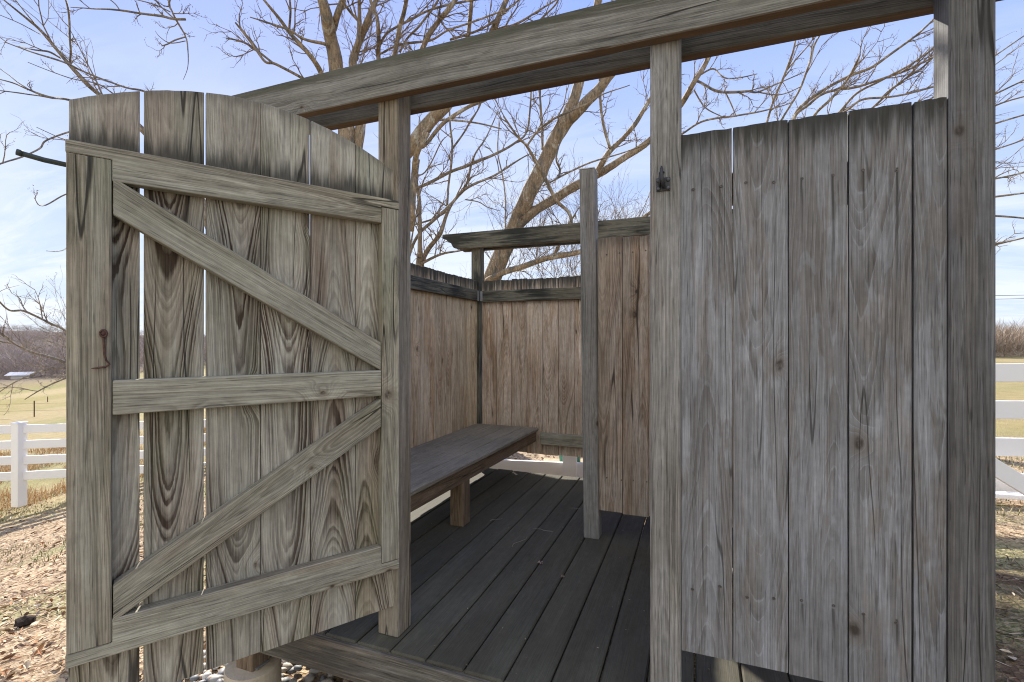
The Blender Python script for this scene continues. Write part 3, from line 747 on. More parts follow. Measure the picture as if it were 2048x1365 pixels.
tag(gb.build('dry_tall_grass', litter_mat('tawny_grass', [(0.44, 0.27, 0.12, 1), (0.52, 0.36, 0.19, 1), (0.36, 0.22, 0.11, 1), (0.55, 0.43, 0.27, 1)])), kind='stuff')

# river pebbles round the deck footing
pb = LB(); rr = random.Random(9)
ico = bmesh.new(); bmesh.ops.create_icosphere(ico, subdivisions=2, radius=1.0)
ico.verts.ensure_lookup_table()
iv = [x.co.copy() for x in ico.verts]; iff = [[x.index for x in f.verts] for f in ico.faces]; ico.free()
for _ in range(3600):
    X = rr.uniform(-2.25, -0.45); Y = rr.uniform(0.75, 2.7)
    if Y < 1.0 - 0.25 * (X + 1.2) - .2 + .1 * rr.random(): continue
    a_ = rr.uniform(.010, .024); sc = Vector((a_ * rr.uniform(.9, 1.5), a_ * rr.uniform(.75, 1.1), a_ * rr.uniform(.45, .75)))
    yaw = rr.uniform(0, 6.3); c_, s_ = math.cos(yaw), math.sin(yaw); z0 = gh(X, Y) + rr.uniform(0.0, .022)
    ph_ = rr.random() * 10
    vs = []
    for q_ in iv:
        k = 1 + .16 * mnoise.noise(q_ * 1.1 + Vector((ph_, 0, 0)))
        a2 = Vector((q_.x * sc.x, q_.y * sc.y, q_.z * sc.z)) * k
        vs.append((X + a2.x * c_ - a2.y * s_, Y + a2.x * s_ + a2.y * c_, z0 + a2.z))
    pb.add(vs, iff, rr.random())
tag(pb.build('pebbles', litter_mat('river_pebbles', [(0.30, 0.29, 0.27, 1), (0.42, 0.38, 0.32, 1), (0.20, 0.20, 0.21, 1), (0.36, 0.27, 0.20, 1), (0.48, 0.46, 0.42, 1), (0.14, 0.145, 0.155, 1)], 0.55), smooth=True), kind='stuff')

# small leaves and twigs lying on the deck
ML = plain('faded_leaf', (0.30, 0.225, 0.21, 1), 0.7, 0.2, 0.2, 60)
def deck_leaf(px, py, size, label, yaw):
    t = (EYE - DK) * 967 / (py - 682.5); p = at(px, py, t)
    o = empty('fallen_leaf', (0, 0, 0)); COL.objects.unlink(o); bpy.data.objects.remove(o)
    q = MB(); n = 14; vs = [(0, 0, 0.004)]
    for j in range(n):
        a_ = 2 * math.pi * j / n; k = (1.0 if j % 2 else 0.62) * (1.15 if j in (3, 7) else 0.9)
        vs.append((math.cos(a_) * k * size, math.sin(a_) * k * size * .8, 0.002 + .006 * (j % 3)))
    q.add(vs, [(0, 1 + j, 1 + (j + 1) % n) for j in range(n)])
    q.tube([(size * .7, 0, .003), (size * 1.5, size * .15, .002)], .0008, 4)
    l = q.build('fallen_leaf', ML); l.location = (p.x, p.y, DK + 0.003); l.rotation_euler = (0.05, -0.06, yaw)
    tag(l, label, 'leaf')
deck_leaf(1081, 1129, 0.017, 'curled pinkish brown leaf lying in the middle of the deck', 2.0)
deck_leaf(1125, 1157, 0.008, 'tiny pale leaf scrap on the deck, nearer than the pinkish leaf', 0.6)
rr = random.Random(3)
for (px, py, L, yaw, lab) in ((1150, 1019, .07, 2.9, 'short pale twig on the deck beside the partition post'), (993, 1041, .09, .5, 'thin curved twig on the deck near the bench leg'), (1040, 1085, .16, 1.0, 'long thin twig on the deck along a board gap behind the leaf'), (1085, 1062, .12, 2.8, 'straight thin twig lying across the deck boards')):
    t = (EYE - DK) * 967 / (py - 682.5); p = at(px, py, t); q = MB()
    pts = [Vector((L * (k / 5 - .5), math.sin(k * 1.3) * L * .07, 0.0025 + .002 * (k % 2))) for k in range(6)]
    q.tube(pts, [.0016, .0018, .0016, .0014, .0011, .0006], 5)
    o = q.build('twig', plain('twig_bark', (0.22, 0.19, 0.16, 1), 0.8, .2, .2, 80)); o.location = (p.x, p.y, DK + .002); o.rotation_euler = (0, 0, yaw + TH)
    tag(o, lab, 'twig')

cb = LB(); rr = random.Random(17)
for _ in range(260):
    k = rr.randrange(-5, 11); X = -1.0245 + .1455 * k + (rr.gauss(-.003, .006) if rr.random() < .55 else rr.uniform(0, .14)); Y = rr.uniform(1.48, 3.8)
    if not -1.75 < X < .55: continue
    leaf(cb, Vector((X, Y, DK + .004)), rr.uniform(.003, .010), rr.uniform(.002, .005), rr.uniform(0, 6.3), rr.uniform(-.3, .3), .001, rr.random())
tag(cb.build('leaf_crumbs', litter_mat('crumbs', [(0.16, 0.12, 0.09, 1), (0.24, 0.18, 0.13, 1), (0.10, 0.08, 0.06, 1), (0.34, 0.29, 0.23, 1)])), kind='stuff')

# ------------------------------------------------------------------ FENCES
def vinyl_fence(name, pts, label, group, rails=(0.30, 0.555, 0.81, 1.065), ph=1.16, capy=True, brace_=None, rail_h=0.14):
    root = empty(name, pts[0]); tag(root, label, 'fence', group)
    inv = Matrix.Translation(-Vector(pts[0]))
    for p in pts:
        q = MB(); p = Vector(p)
        q.box(inv @ T((p.x, p.y, p.z + ph / 2 - .1)) @ Matrix.Rotation(R(12), 4, 'Z'), .127, .127, ph + .2, .004)
        o = q.build('post', M_VINYL, root)
        q = MB(); M = inv @ T((p.x, p.y, p.z + ph)) @ Matrix.Rotation(R(12), 4, 'Z')
        q.box(M @ T((0, 0, .006)), .145, .145, .018, .004)
        h = .07
        q.add([M @ Vector((sx * .062, sy * .062, .016)) for sx, sy in ((-1, -1), (1, -1), (1, 1), (-1, 1))] + [M @ Vector((0, 0, .032))], [(0, 1, 4), (1, 2, 4), (2, 3, 4), (3, 0, 4)])
        q.build('cap', M_VINYL, o)
    for a_, b_ in zip(pts[:-1], pts[1:]):
        a_ = Vector(a_); b_ = Vector(b_)
        for rz in rails:
            q = MB(); p = a_ + Vector((0, 0, rz)); e = b_ + Vector((0, 0, rz)); d = e - p
            x = d.normalized(); y = UP.cross(x).normalized(); z = x.cross(y); c0 = (p + e) / 2
            M = Matrix(((x.x, y.x, z.x, c0.x), (x.y, y.y, z.y, c0.y), (x.z, y.z, z.z, c0.z), (0, 0, 0, 1)))
            q.box(inv @ M, d.length - .1, .038, rail_h, .004); q.build('rail', M_VINYL, root)
    if brace_:
        (r0, f0, z0), (r1_, f1, z1) = brace_
        q = MB(); p = rf(r0, f0, z0); e = rf(r1_, f1, z1); d = e - p; x = d.normalized(); y = UP.cross(x).normalized(); z = x.cross(y); c0 = (p + e) / 2
        M = Matrix(((x.x, y.x, z.x, c0.x), (x.y, y.y, z.y, c0.y), (x.z, y.z, z.z, c0.z), (0, 0, 0, 1)))
        q.box(inv @ M, d.length, .038, .12, .004); q.build('brace', M_VINYL, root, label='diagonal white brace')
    return root
# left: one post in view, rails running both ways
gl = lambda r_, f_: rf(r_, f_, gh(*rf(r_, f_).xy))
P0 = rf(-7.44, 7.3, -0.81)
vinyl_fence('fence', [rf(-9.6, 6.3, -.70), P0, rf(-5.2, 7.95, -.84), rf(-2.9, 8.6, -.84)], 'white four rail vinyl fence across the leaf strewn yard on the left', None, rails=(.255, .49, .725, .96), ph=1.05, rail_h=.125)
# right and behind the shower
vinyl_fence('fence', [rf(-0.30, 4.56, 0.0), rf(0.53, 4.42, 0.0), rf(2.4, 4.06, .05), rf(4.5, 3.66, .09), rf(6.6, 3.3, .1)], 'white four rail vinyl fence with a diagonal brace running behind the shower', None,
            rails=(.30, .575, .865, 1.155), ph=1.3, brace_=((3.55, 3.70, .60), (4.35, 3.52, .05)))
# teal bin behind that fence post, seen under the back wall
q = MB(); n = 24; vs = []
for r_, z in ((.10, 0), (.125, .30), (.135, .30), (.135, .325), (.12, .325), (.10, .03)):
    for j in range(n):
        t = 2 * math.pi * j / n; vs.append((r_ * math.cos(t), r_ * math.sin(t), z))
q.add(vs, [[k * n + j, k * n + (j + 1) % n, (k + 1) * n + (j + 1) % n, (k + 1) * n + j] for k in range(5) for j in range(n)] + [[j for j in range(n)][::-1]])
o = q.build('plastic_bucket', M_TEAL, smooth=True); o.location = rf(.565, 4.72, .30); o.location.z = 0.30
tag(o, 'teal plastic tub behind the white fence post under the back wall', 'tub')
q = MB(); q.box(T((0, 0, 0.15)), .5, .3, .30, .01)
for k in range(3): q.box(T((0, -.152, .06 + k * .09)), .49, .006, .012, .001)
o = q.build('garden_crate', plain('sunbleached_pine', (0.42, 0.33, 0.21, 1), .8, .2, .2, 30)); o.location = rf(.565, 4.72, 0.0)
o.rotation_euler = (0, 0, TH); tag(o, 'low pale wooden crate under the teal tub', 'crate')

# steel posts of the wire fence in the field
def tpost(px, py0, py1, t, label):
    q = MB(); p = at(px, py1, t); h = (py1 - py0) / 967 * t
    q.box(T((0, 0, h / 2)), .045, .012, h + .1, .002); q.box(T((0, .018, h / 2)), .01, .035, h + .1, .001)
    for k in range(8): q.box(T((0, -.009, h * (k + 1) / 9)), .02, .01, .012, .001)
    o = q.build('steel_post', M_RUST); o.location = p; tag(o, label, 'fence post', 'steel posts in the field')
tpost(68, 804, 852, 24, 'rusty steel post standing in the field behind the white fence')
tpost(95, 795, 838, 34, 'fainter distant steel post just right of the rusty one')
q = MB()
for k, hz in enumerate((0.35, 0.75, 1.1)):
    pts = [at(68, 852, 24) + Vector((0, 0, hz)) + rf(s_, .14 * s_, 0.006 * s_) for s_ in range(-14, 9, 2)]
    q.tube(pts, .004, 4)
tag(q.build('wire_fence', M_RUST), 'thin wire strands strung along the field between steel posts', 'wire')
# white plank on the ground at the right
q = MB(); q.box(T((0, 0, .02)), 1.2, .14, .038, .004); q.box(T((0.15, .03, .045)), .8, .05, .012, .002)
o = q.build('white_board', M_VINYL); o.location = rf(4.55, 4.15, .12); o.rotation_euler = (0, 0, TH - .25); tag(o, 'white vinyl board lying on the ground below the right hand fence', 'board')
# clod
q = MB(); vs = []
for q_ in iv:
    k = 1 + .55 * mnoise.noise(q_ * 2.2); vs.append((q_.x * .055 * k, q_.y * .05 * k, q_.z * .035 * k))
q.add(vs, iff); o = q.build('dirt_clod', plain('dark_soil', (0.035, 0.026, 0.022, 1), .95, .1, .4, 90, 0, .01, 70)); p = rf(-3.02, 3.0); o.location = (p.x, p.y, gh(p.x, p.y) + .02)
tag(o, 'dark clod of soil on the leaf litter left of the gate', 'clod')

# ------------------------------------------------------------------ TREES
def bark(name, c0, c1, c2):
    m, g, b = new_mat(name, .8, .2)
    tc = g.n('ShaderNodeTexCoord').outputs['Object']
    s1 = g.noise(g.vm('MULTIPLY', tc, (7, 7, 2.6)), 1.0, 6, .68, .8); s2 = g.noise(g.vm('MULTIPLY', tc, (45, 45, 11)), 1.0, 4, .7); s3 = g.noise(tc, 60.0, 3, .6)
    c_ = g.mix(g.step(s1, .40, .50), c0, c1); c_ = g.mix(g.step(s1, .56, .61), c_, c2)
    c_ = g.mix(g.step(s3, .60, .70), c_, g.scale(c0, .45))
    g.set(b.inputs['Base Color'], g.scale(c_, g.lin(s2, .3, .7, .55, 1.4)))
    g.set(b.inputs['Normal'], g.n('ShaderNodeBump', {'Height': g.m('ADD', s1, g.m('MULTIPLY', s2, .8)), 'Strength': 1.0, 'Distance': .03}).outputs[0]); return m
BARK = bark('peeling_bark', (0.155, 0.145, 0.125, 1), (0.285, 0.22, 0.15, 1), (0.43, 0.40, 0.34, 1))
BARKT = bark('twig_bark_brown', (0.20, 0.165, 0.14, 1), (0.27, 0.215, 0.17, 1), (0.34, 0.29, 0.24, 1))
BARKD = bark('grey_bark', (0.15, 0.135, 0.115, 1), (0.245, 0.205, 0.16, 1), (0.36, 0.33, 0.28, 1))

def smooth_path(pts, n=4):
    """Catmull-Rom through (Vector, radius)"""
    out = []
    P = [pts[0]] + list(pts) + [pts[-1]]
    for i in range(1, len(P) - 2):
        for k in range(n):
            t = k / n; t2, t3 = t * t, t * t * t
            def cr(a, b_, c_, d_): return (b_ * 2 + (c_ - a) * t + (a * 2 - b_ * 5 + c_ * 4 - d_) * t2 + (b_ * 3 - a - c_ * 3 + d_) * t3) * .5
            out.append((cr(P[i - 1][0], P[i][0], P[i + 1][0], P[i + 2][0]), max(.0008, cr(P[i - 1][1], P[i][1], P[i + 1][1], P[i + 2][1]))))
    out.append(pts[-1]); return out

class Tree:
    def __init__(s, seed): s.trunk = MB(); s.limb = MB(); s.twig = MB(); s.rr = random.Random(seed)
    def limb_px(s, pts, t0, t1=None, big=False, twigs=1.0, tlen=1.0, sweep=None, wob=1.0):
        t1 = t0 if t1 is None else t1; rr = s.rr; n = len(pts); P = []
        for k, (px, py, w) in enumerate(pts):
            t = t0 + (t1 - t0) * k / (n - 1) + (rr.uniform(-.12, .12) if 0 < k else 0)
            P.append((at(px, py, t), w * .45 / 967 * t))
        path = smooth_path(P, 6)
        # natural kinks
        pth = []
        for k, (p, r_) in enumerate(path):
            j = mnoise.noise_vector(p * 3.1) * (r_ * .25 + .006) * wob
            pth.append((p + j, r_ * (1 + .09 * mnoise.noise(p * 7.0))))
        (s.trunk if big else s.limb).tube([p for p, _ in pth], [r_ for _, r_ in pth], 12 if big else 7)
        if twigs > 0:
            L = 0
            for k in range(1, len(pth)):
                a, ra = pth[k - 1]; b_, rb = pth[k]; seg = (b_ - a).length
                cnt = seg * 4.7 * twigs / (1 + 14 * rb)
                while cnt > 0:
                    if rr.random() < cnt:
                        d = (b_ - a).normalized(); q = Vector((rr.gauss(0, 1), rr.gauss(0, 1), rr.gauss(.25, 1))).normalized()
                        dd = (d * rr.uniform(.5, 1.1) + q * .8 + Vector((0, 0, .15)))
                        if sweep: dd += sweep
                        s.grow(a + (b_ - a) * rr.random(), dd.normalized(), rr.uniform(.25, .85) * tlen, min(.011, rb * .55 + .0022), 2)
                    cnt -= 1
        return pth
    def grow(s, p, d, L, r_, depth):
        rr = s.rr; n = 4 if depth > 0 else 3; pts = [p]; dirs = []
        for k in range(n):
            d = (d + Vector((rr.gauss(0, .17), rr.gauss(0, .17), rr.gauss(.03, .17)))).normalized(); dirs.append(d); pts.append(pts[-1] + d * (L / n))
        s.twig.tube(pts, [max(.0012, r_ * (1 - .7 * k / n)) for k in range(n + 1)], 4 if r_ > .004 else 3, cap=False)
        if depth > 0:
            for k in range(1, n + 1):
                for _ in range(rr.choice((1, 1, 2)) if depth > 1 else rr.choice((0, 1, 1))):
                    q = Vector((rr.gauss(0, 1), rr.gauss(0, 1), rr.gauss(.1, 1))).normalized()
                    s.grow(pts[k], (dirs[k - 1] + q * .75).normalized(), L * rr.uniform(.3, .6), r_ * .55, depth - 1)
        else:
            if rr.random() < .35:       # dry seed capsules
                for _ in range(2):
                    c_ = pts[-1] + Vector((rr.gauss(0, .012), rr.gauss(0, .012), rr.gauss(0, .012))); q = .0045
                    s.twig.add([c_ + Vector(x) * q for x in ((1, 0, 0), (-1, 0, 0), (0, 1, 0), (0, -1, 0), (0, 0, 1.3), (0, 0, -1.3))], [(0, 2, 4), (2, 1, 4), (1, 3, 4), (3, 0, 4), (2, 0, 5), (1, 2, 5), (3, 1, 5), (0, 3, 5)])
    def build(s, base, label, cat='tree', bark_=None, tw=None, group=None, name='tree'):
        root = empty(name, base); tag(root, label, cat, group); iv_ = -Vector(base)
        for nm, mb, mt in (('trunk', s.trunk, bark_ or BARK), ('limbs', s.limb, bark_ or BARK), ('twigs', s.twig, tw or BARKT)):
            if mb.v:
                mb.v = [tuple(Vector(x) + iv_) for x in mb.v]; mb.build(nm if nm != 'limbs' else 'branches', mt, root, True)
        return root
def gpt(px, t):
    p = at(px, 682, t); p.z = gh(p.x, p.y); return p

# big leaning tree behind the back wall
A = Tree(1)
A.limb_px([(925, 862, 54), (940, 720, 46), (978, 575, 41), (1030, 455, 37), (1062, 380, 36), (1095, 310, 33), (1122, 255, 30), (1150, 195, 24), (1175, 110, 20), (1200, -10, 16), (1230, -160, 10)], 8.0, 7.4, True, .25)
A.limb_px([(1110, 282, 26), (1133, 246, 24), (1165, 212, 23), (1208, 164, 21), (1255, 105, 17), (1310, 10, 13), (1370, -100, 8)], 7.75, 7.0, True, .5)
A.limb_px([(1020, 475, 24), (1045, 445, 23), (1077, 419, 22), (1130, 385, 21), (1174, 361, 20), (1196, 349, 18), (1222, 334, 16), (1248, 316, 15), (1298, 283, 14), (1340, 238, 13), (1367, 202, 13), (1387, 168, 12), (1410, 128, 11), (1450, 50, 8), (1480, -40, 5)], 7.9, 7.0, False, .55)
A.limb_px([(1190, 352, 15), (1211, 315, 13), (1243, 279, 10), (1272, 247, 10), (1296, 205, 9), (1325, 150, 7), (1345, 70, 5)], 7.6, 7.3, False, 1.0)
A.limb_px([(1222, 298, 6), (1217, 290, 7), (1207, 253, 6), (1201, 208, 6), (1198, 120, 5)], 7.5, 7.3, False, .8)
A.limb_px([(975, 562, 15), (1000, 548, 14), (1037, 536, 13), (1103, 516, 13), (1160, 503, 12), (1230, 470, 10), (1300, 425, 7), (1340, 380, 5)], 7.8, 6.8, False, .9)
A.limb_px([(1103, 518, 8), (1117, 494, 7), (1126, 468, 6), (1150, 430, 4)], 7.4, 7.3, False, 1.2)
A.limb_px([(1143, 470, 7), (1143, 445, 7), (1137, 424, 8), (1111, 400, 8), (1093, 363, 8), (1074, 329, 7), (1053, 292, 6), (1037, 276, 5), (1008, 234, 4)], 7.0, 6.6, False, .7)
A.limb_px([(1053, 292, 5), (1080, 258, 5), (1116, 234, 5), (1170, 210, 4), (1200, 192, 3), (1260, 170, 2)], 6.8, 6.5, False, .8)
A.limb_px([(1085, 300, 6), (1083, 250, 6), (1080, 200, 5), (1076, 140, 5), (1070, 60, 4)], 7.3, 7.2, False, .8)
A.limb_px([(1010, 480, 4), (1012, 420, 3), (1005, 350, 3), (995, 300, 2.5), (1000, 240, 2)], 7.0, 6.9, False, .5)
A.limb_px([(1117, 355, 5), (1120, 340, 5), (1112, 318, 4), (1118, 290, 3)], 7.0, 6.9, False, .6)
A.limb_px([(1298, 287, 4), (1250, 305, 3), (1170, 330, 4), (1100, 365, 4), (1085, 372, 3)], 6.9, 7.2, False, .8)
# fine brush low in the fork
for _ in range(110):
    px = A.rr.uniform(1000, 1310); A.grow(at(px, A.rr.uniform(470, 600), A.rr.uniform(7.2, 9.2)), Vector((A.rr.gauss(0, .4), A.rr.gauss(0, .3), 1)).normalized(), A.rr.uniform(.5, 1.1), .006, 2)
A.build(gpt(925, 8.0), 'large leaning bare tree with peeling tan bark behind the low back wall')

# slender many stemmed tree at the left of the low wall
B = Tree(2)
B.limb_px([(836, 850, 28), (838, 640, 24), (840, 535, 20), (840, 500, 11), (840, 450, 10), (838, 398, 9), (832, 360, 8), (838, 320, 6)], 7.6, 7.5, True, .2)
for pts in ([(842, 530, 12), (853, 506, 11), (879, 469, 10), (892, 432, 8), (905, 406, 7), (932, 371, 6), (942, 332, 5), (953, 305, 4), (975, 270, 3), (995, 225, 2)],
            [(815, 520, 7), (828, 485, 7), (847, 458, 7), (887, 424, 7), (919, 390, 7), (937, 374, 6), (985, 353, 5), (1027, 327, 4), (1066, 305, 2)],
            [(893, 430, 6), (895, 400, 5), (898, 363, 5), (905, 298, 5), (900, 247, 4), (899, 180, 3)],
            [(905, 298, 5), (927, 266, 4), (942, 240, 4), (961, 210, 3), (975, 160, 2)],
            [(826, 382, 7), (834, 377, 7), (866, 363, 7), (900, 345, 7), (942, 329, 7), (985, 311, 6), (1029, 287, 5), (1053, 263, 4), (1061, 200, 4), (1063, 140, 3)],
            [(845, 526, 7), (866, 516, 6), (892, 506, 5), (932, 498, 3), (960, 480, 2)],
            [(822, 452, 4), (866, 438, 4), (895, 424, 3)],
            [(930, 400, 3), (958, 405, 2.5), (975, 415, 2), (1000, 422, 1.5)],
            [(826, 350, 4), (850, 345, 3), (880, 290, 3), (890, 275, 2)],
            [(815, 520, 4), (840, 390, 3), (850, 355, 3)]):
    B.limb_px(pts, 7.6, 7.2, False, .75, .7)
B.build(gpt(836, 7.6), 'slender grey bare tree with several thin stems left of the low back wall', bark_=BARKD)

# tree with the stout trunk behind the gate and hinge post
Cc = Tree(3)
Cc.limb_px([(585, 960, 62), (615, 700, 52), (660, 480, 46), (694, 300, 38), (676, 165, 32), (665, 85, 29), (655, 35, 27), (640, -15, 20), (620, -120, 12)], 5.8, 5.5, True, .35)
Cc.limb_px([(672, 440, 36), (735, 385, 34), (790, 330, 32), (826, 287, 31), (860, 245, 29), (890, 212, 26), (930, 160, 22), (965, 100, 17), (1000, 30, 13), (1040, -60, 8)], 5.75, 5.6, True, .5)
Cc.limb_px([(690, 360, 26), (712, 310, 24), (720, 240, 22), (712, 160, 19), (705, 122, 18), (721, 77, 16), (735, 42, 14), (745, 19, 12), (760, -20, 9)], 5.7, 5.5, False, .7)
for pts, k in (([(668, 60, 15), (675, 30, 14), (688, -5, 12), (700, -60, 8)], .8),
            ([(757, 150, 11), (757, 110, 10), (757, 70, 9), (754, 35, 8), (742, 5, 7), (730, -40, 5)], 1.2),
            ([(775, 160, 11), (792, 98, 10), (799, 52, 10), (808, 23, 10), (818, -15, 8)], 1.2),
            ([(712, 120, 9), (714, 90, 9), (719, 47, 9), (719, 10, 8), (716, -40, 6)], 1.0),
            ([(719, 45, 6), (698, 21, 6), (680, -5, 5)], .8),
            ([(830, 130, 12), (853, 80, 11), (874, 47, 11), (900, 14, 11), (930, -30, 9)], 1.0),
            ([(800, 105, 5), (815, 77, 5), (843, 47, 5), (876, 0, 5), (890, -40, 3)], 1.0),
            ([(840, 295, 9), (853, 287, 9), (887, 247, 9), (932, 216, 8), (969, 200, 7), (1010, 180, 4)], .8),
            ([(862, 242, 5), (898, 240, 5), (942, 245, 4), (1003, 258, 3)], .8),
            ([(822, 460, 14), (824, 430, 14), (826, 385, 13), (829, 348, 13), (836, 305, 13), (855, 268, 12)], .5),
            ([(935, 75, 9), (938, 50, 9), (942, 10, 9), (945, -40, 6)], .7),
            ([(757, 100, 5), (775, 65, 5), (820, 40, 5), (860, 20, 5), (905, 8, 5), (980, -5, 4)], 1.0),
            ([(650, 170, 12), (640, 140, 11), (618, 108, 10), (581, 70, 9), (557, 35, 7), (524, -4, 5)], .9),
            ([(660, 95, 8), (646, 87, 7), (609, 80, 6), (576, 61, 5), (538, 47, 4), (500, 35, 2)], .7),
            ([(580, 68, 5), (578, 56, 5), (581, 23, 5), (578, -10, 4)], .7),
            ([(655, 190, 6), (610, 160, 6), (553, 128, 6), (529, 122, 6), (505, 89, 6), (470, 45, 4)], .6),
            ([(545, 126, 5), (505, 95, 5), (478, 82, 4), (452, 77, 2)], .5),
            ([(760, 110, 4), (800, 90, 5), (860, 82, 5), (900, 60, 4), (960, 40, 4), (1030, 10, 3)], 1.2),
            ([(900, 80, 5), (960, 60, 5), (1010, 25, 4), (1050, -10, 3)], 1.2),
            ([(1060, 60, 4), (1085, 35, 4), (1110, 10, 4), (1125, -20, 3)], 1.2),
            ([(1000, 60, 5), (1040, 45, 5), (1080, 20, 4), (1120, -5, 3)], 1.2)):
    Cc.limb_px(pts, 5.65, 5.35, False, k, .62)
for _ in range(26): # brushy shoots above the beam
    p = at(Cc.rr.uniform(690, 850), Cc.rr.uniform(100, 190), Cc.rr.uniform(5.1, 5.8)); Cc.grow(p, Vector((Cc.rr.gauss(0, .45), Cc.rr.gauss(0, .3), 1)).normalized(), Cc.rr.uniform(.3, .6), .005, 2)
Cc.build(gpt(585, 5.8), 'stout tan barked bare tree with brushy limbs behind the gate and hinge post')

# tree at the far left whose branches sweep left over the gate
D = Tree(4); SW = Vector((-.5, -.1, .1))
D.limb_px([(560, 1060, 40), (500, 700, 32), (400, 400, 22), (290, 265, 14), (203, 193, 9), (171, 164, 9), (139, 129, 8), (117, 103, 7), (83, 63, 6), (54, 37, 5), (10, 2, 3), (-40, -40, 2)], 6.8, 5.6, True, .25)
for pts, tw in (([(400, 250, 6), (340, 205, 5), (286, 182, 4.5), (244, 173, 4), (171, 146, 4), (137, 129, 4), (105, 117, 4), (66, 105, 3), (10, 85, 2)], .35),
            ([(122, 117, 4), (98, 104, 4), (66, 100, 3), (34, 93, 2)], .3),
            ([(140, 131, 4), (142, 105, 4), (140, 61, 4), (137, 20, 4), (127, -10, 3)], .8),
            ([(260, 250, 7), (190, 215, 6), (137, 200, 5), (98, 195, 5), (61, 181, 4), (24, 166, 3), (-10, 157, 2)], .4),
            ([(100, 196, 3), (49, 188, 3), (-5, 181, 2)], .3),
            ([(80, 62, 2.5), (61, 37, 2.5), (29, -2, 2)], .3), ([(83, 70, 2), (40, 47, 2), (0, 30, 1.5)], .2),
            ([(260, 210, 3.5), (227, 188, 3), (195, 168, 3), (137, 156, 2), (56, 124, 1.5)], .3),
            ([(61, 181, 2), (30, 160, 2), (0, 138, 1.5)], .2),
            ([(160, 300, 3), (132, 281, 2.5), (117, 276, 2), (73, 255, 1.2)], .5),
            ([(150, 260, 3.5), (93, 281, 3.5), (78, 298, 3.5), (37, 317, 3.5), (-5, 329, 3.5)], .4),
            ([(170, 380, 3), (130, 390, 3), (85, 412, 2.5), (68, 396, 1.2)], .4),
            ([(150, 470, 2), (128, 500, 2), (92, 502, 1.2)], .2)):
    D.limb_px(pts, 6.2, 5.4, False, tw, .45, SW)
# bough hanging into the sky from above the picture
for pts, tw in (([(420, -120, 8), (372, -50, 6), (340, 2, 4.5), (345, 25, 4), (358, 50, 4), (371, 73, 3.5), (376, 98, 2.5), (376, 134, 1.5), (366, 160, 1)], .5),
            ([(372, 40, 5), (351, 39, 5), (320, 33, 5), (281, 27, 4.5), (239, 20, 4), (183, 18, 2.5), (142, 15, 1.5)], .5),
            ([(353, 42, 3), (325, 17, 3), (307, -4, 3)], .4), ([(239, 20, 2.5), (230, 8, 2.5), (215, -4, 2)], .2), ([(340, 24, 2.5), (310, 10, 2.5), (275, 0, 2)], .4),
            ([(371, 74, 3), (350, 80, 3), (335, 88, 3), (324, 92, 2)], 1.0), ([(371, 82, 2), (340, 86, 2), (320, 74, 1.5), (311, 62, 1)], .4)):
    D.limb_px(pts, 5.6, 5.6, False, tw, .35)
D.build(gpt(560, 6.8), 'bare tree mostly hidden by the gate with boughs sweeping out over its left side', bark_=BARKD)

# smaller tree low on the left, beyond the fence
E = Tree(5)
E.limb_px([(215, 930, 22), (205, 820, 18), (180, 760, 12), (129, 726, 7), (94, 714, 6), (56, 702, 5), (23, 684, 4), (-10, 660, 3)], 8.6, 8.0, False, 1.0, .9, Vector((-.4, -.1, .05)))
E.limb_px([(205, 800, 14), (185, 710, 9), (129, 661, 5), (103, 648, 5), (77, 635, 4.5), (47, 622, 4.5), (19, 621, 4), (-5, 600, 3)], 8.6, 7.6, False, .9, .8, Vector((-.4, 0, 0)))
E.limb_px([(56, 702, 3.5), (35, 690, 3), (-5, 682, 3)], 8.0, 7.9, False, 1.0, .6)
E.limb_px([(150, 735, 4), (90, 740, 4), (40, 760, 3), (-10, 790, 2)], 8.2, 7.9, False, 1.0, .7)
E.limb_px([(160, 745, 4), (100, 770, 3), (50, 800, 2)], 8.2, 7.9, False, 1.0, .7)
for _ in range(30):
    p = at(E.rr.uniform(70, 200), E.rr.uniform(650, 760), E.rr.uniform(8.0, 9.2)); E.grow(p, Vector((E.rr.gauss(-.6, .5), E.rr.gauss(0, .3), E.rr.gauss(.3, .4))).normalized(), E.rr.uniform(.4, .8), .005, 2)
E.build(gpt(215, 8.6), 'low spreading bare tree beyond the white fence at the left edge', bark_=BARKD)

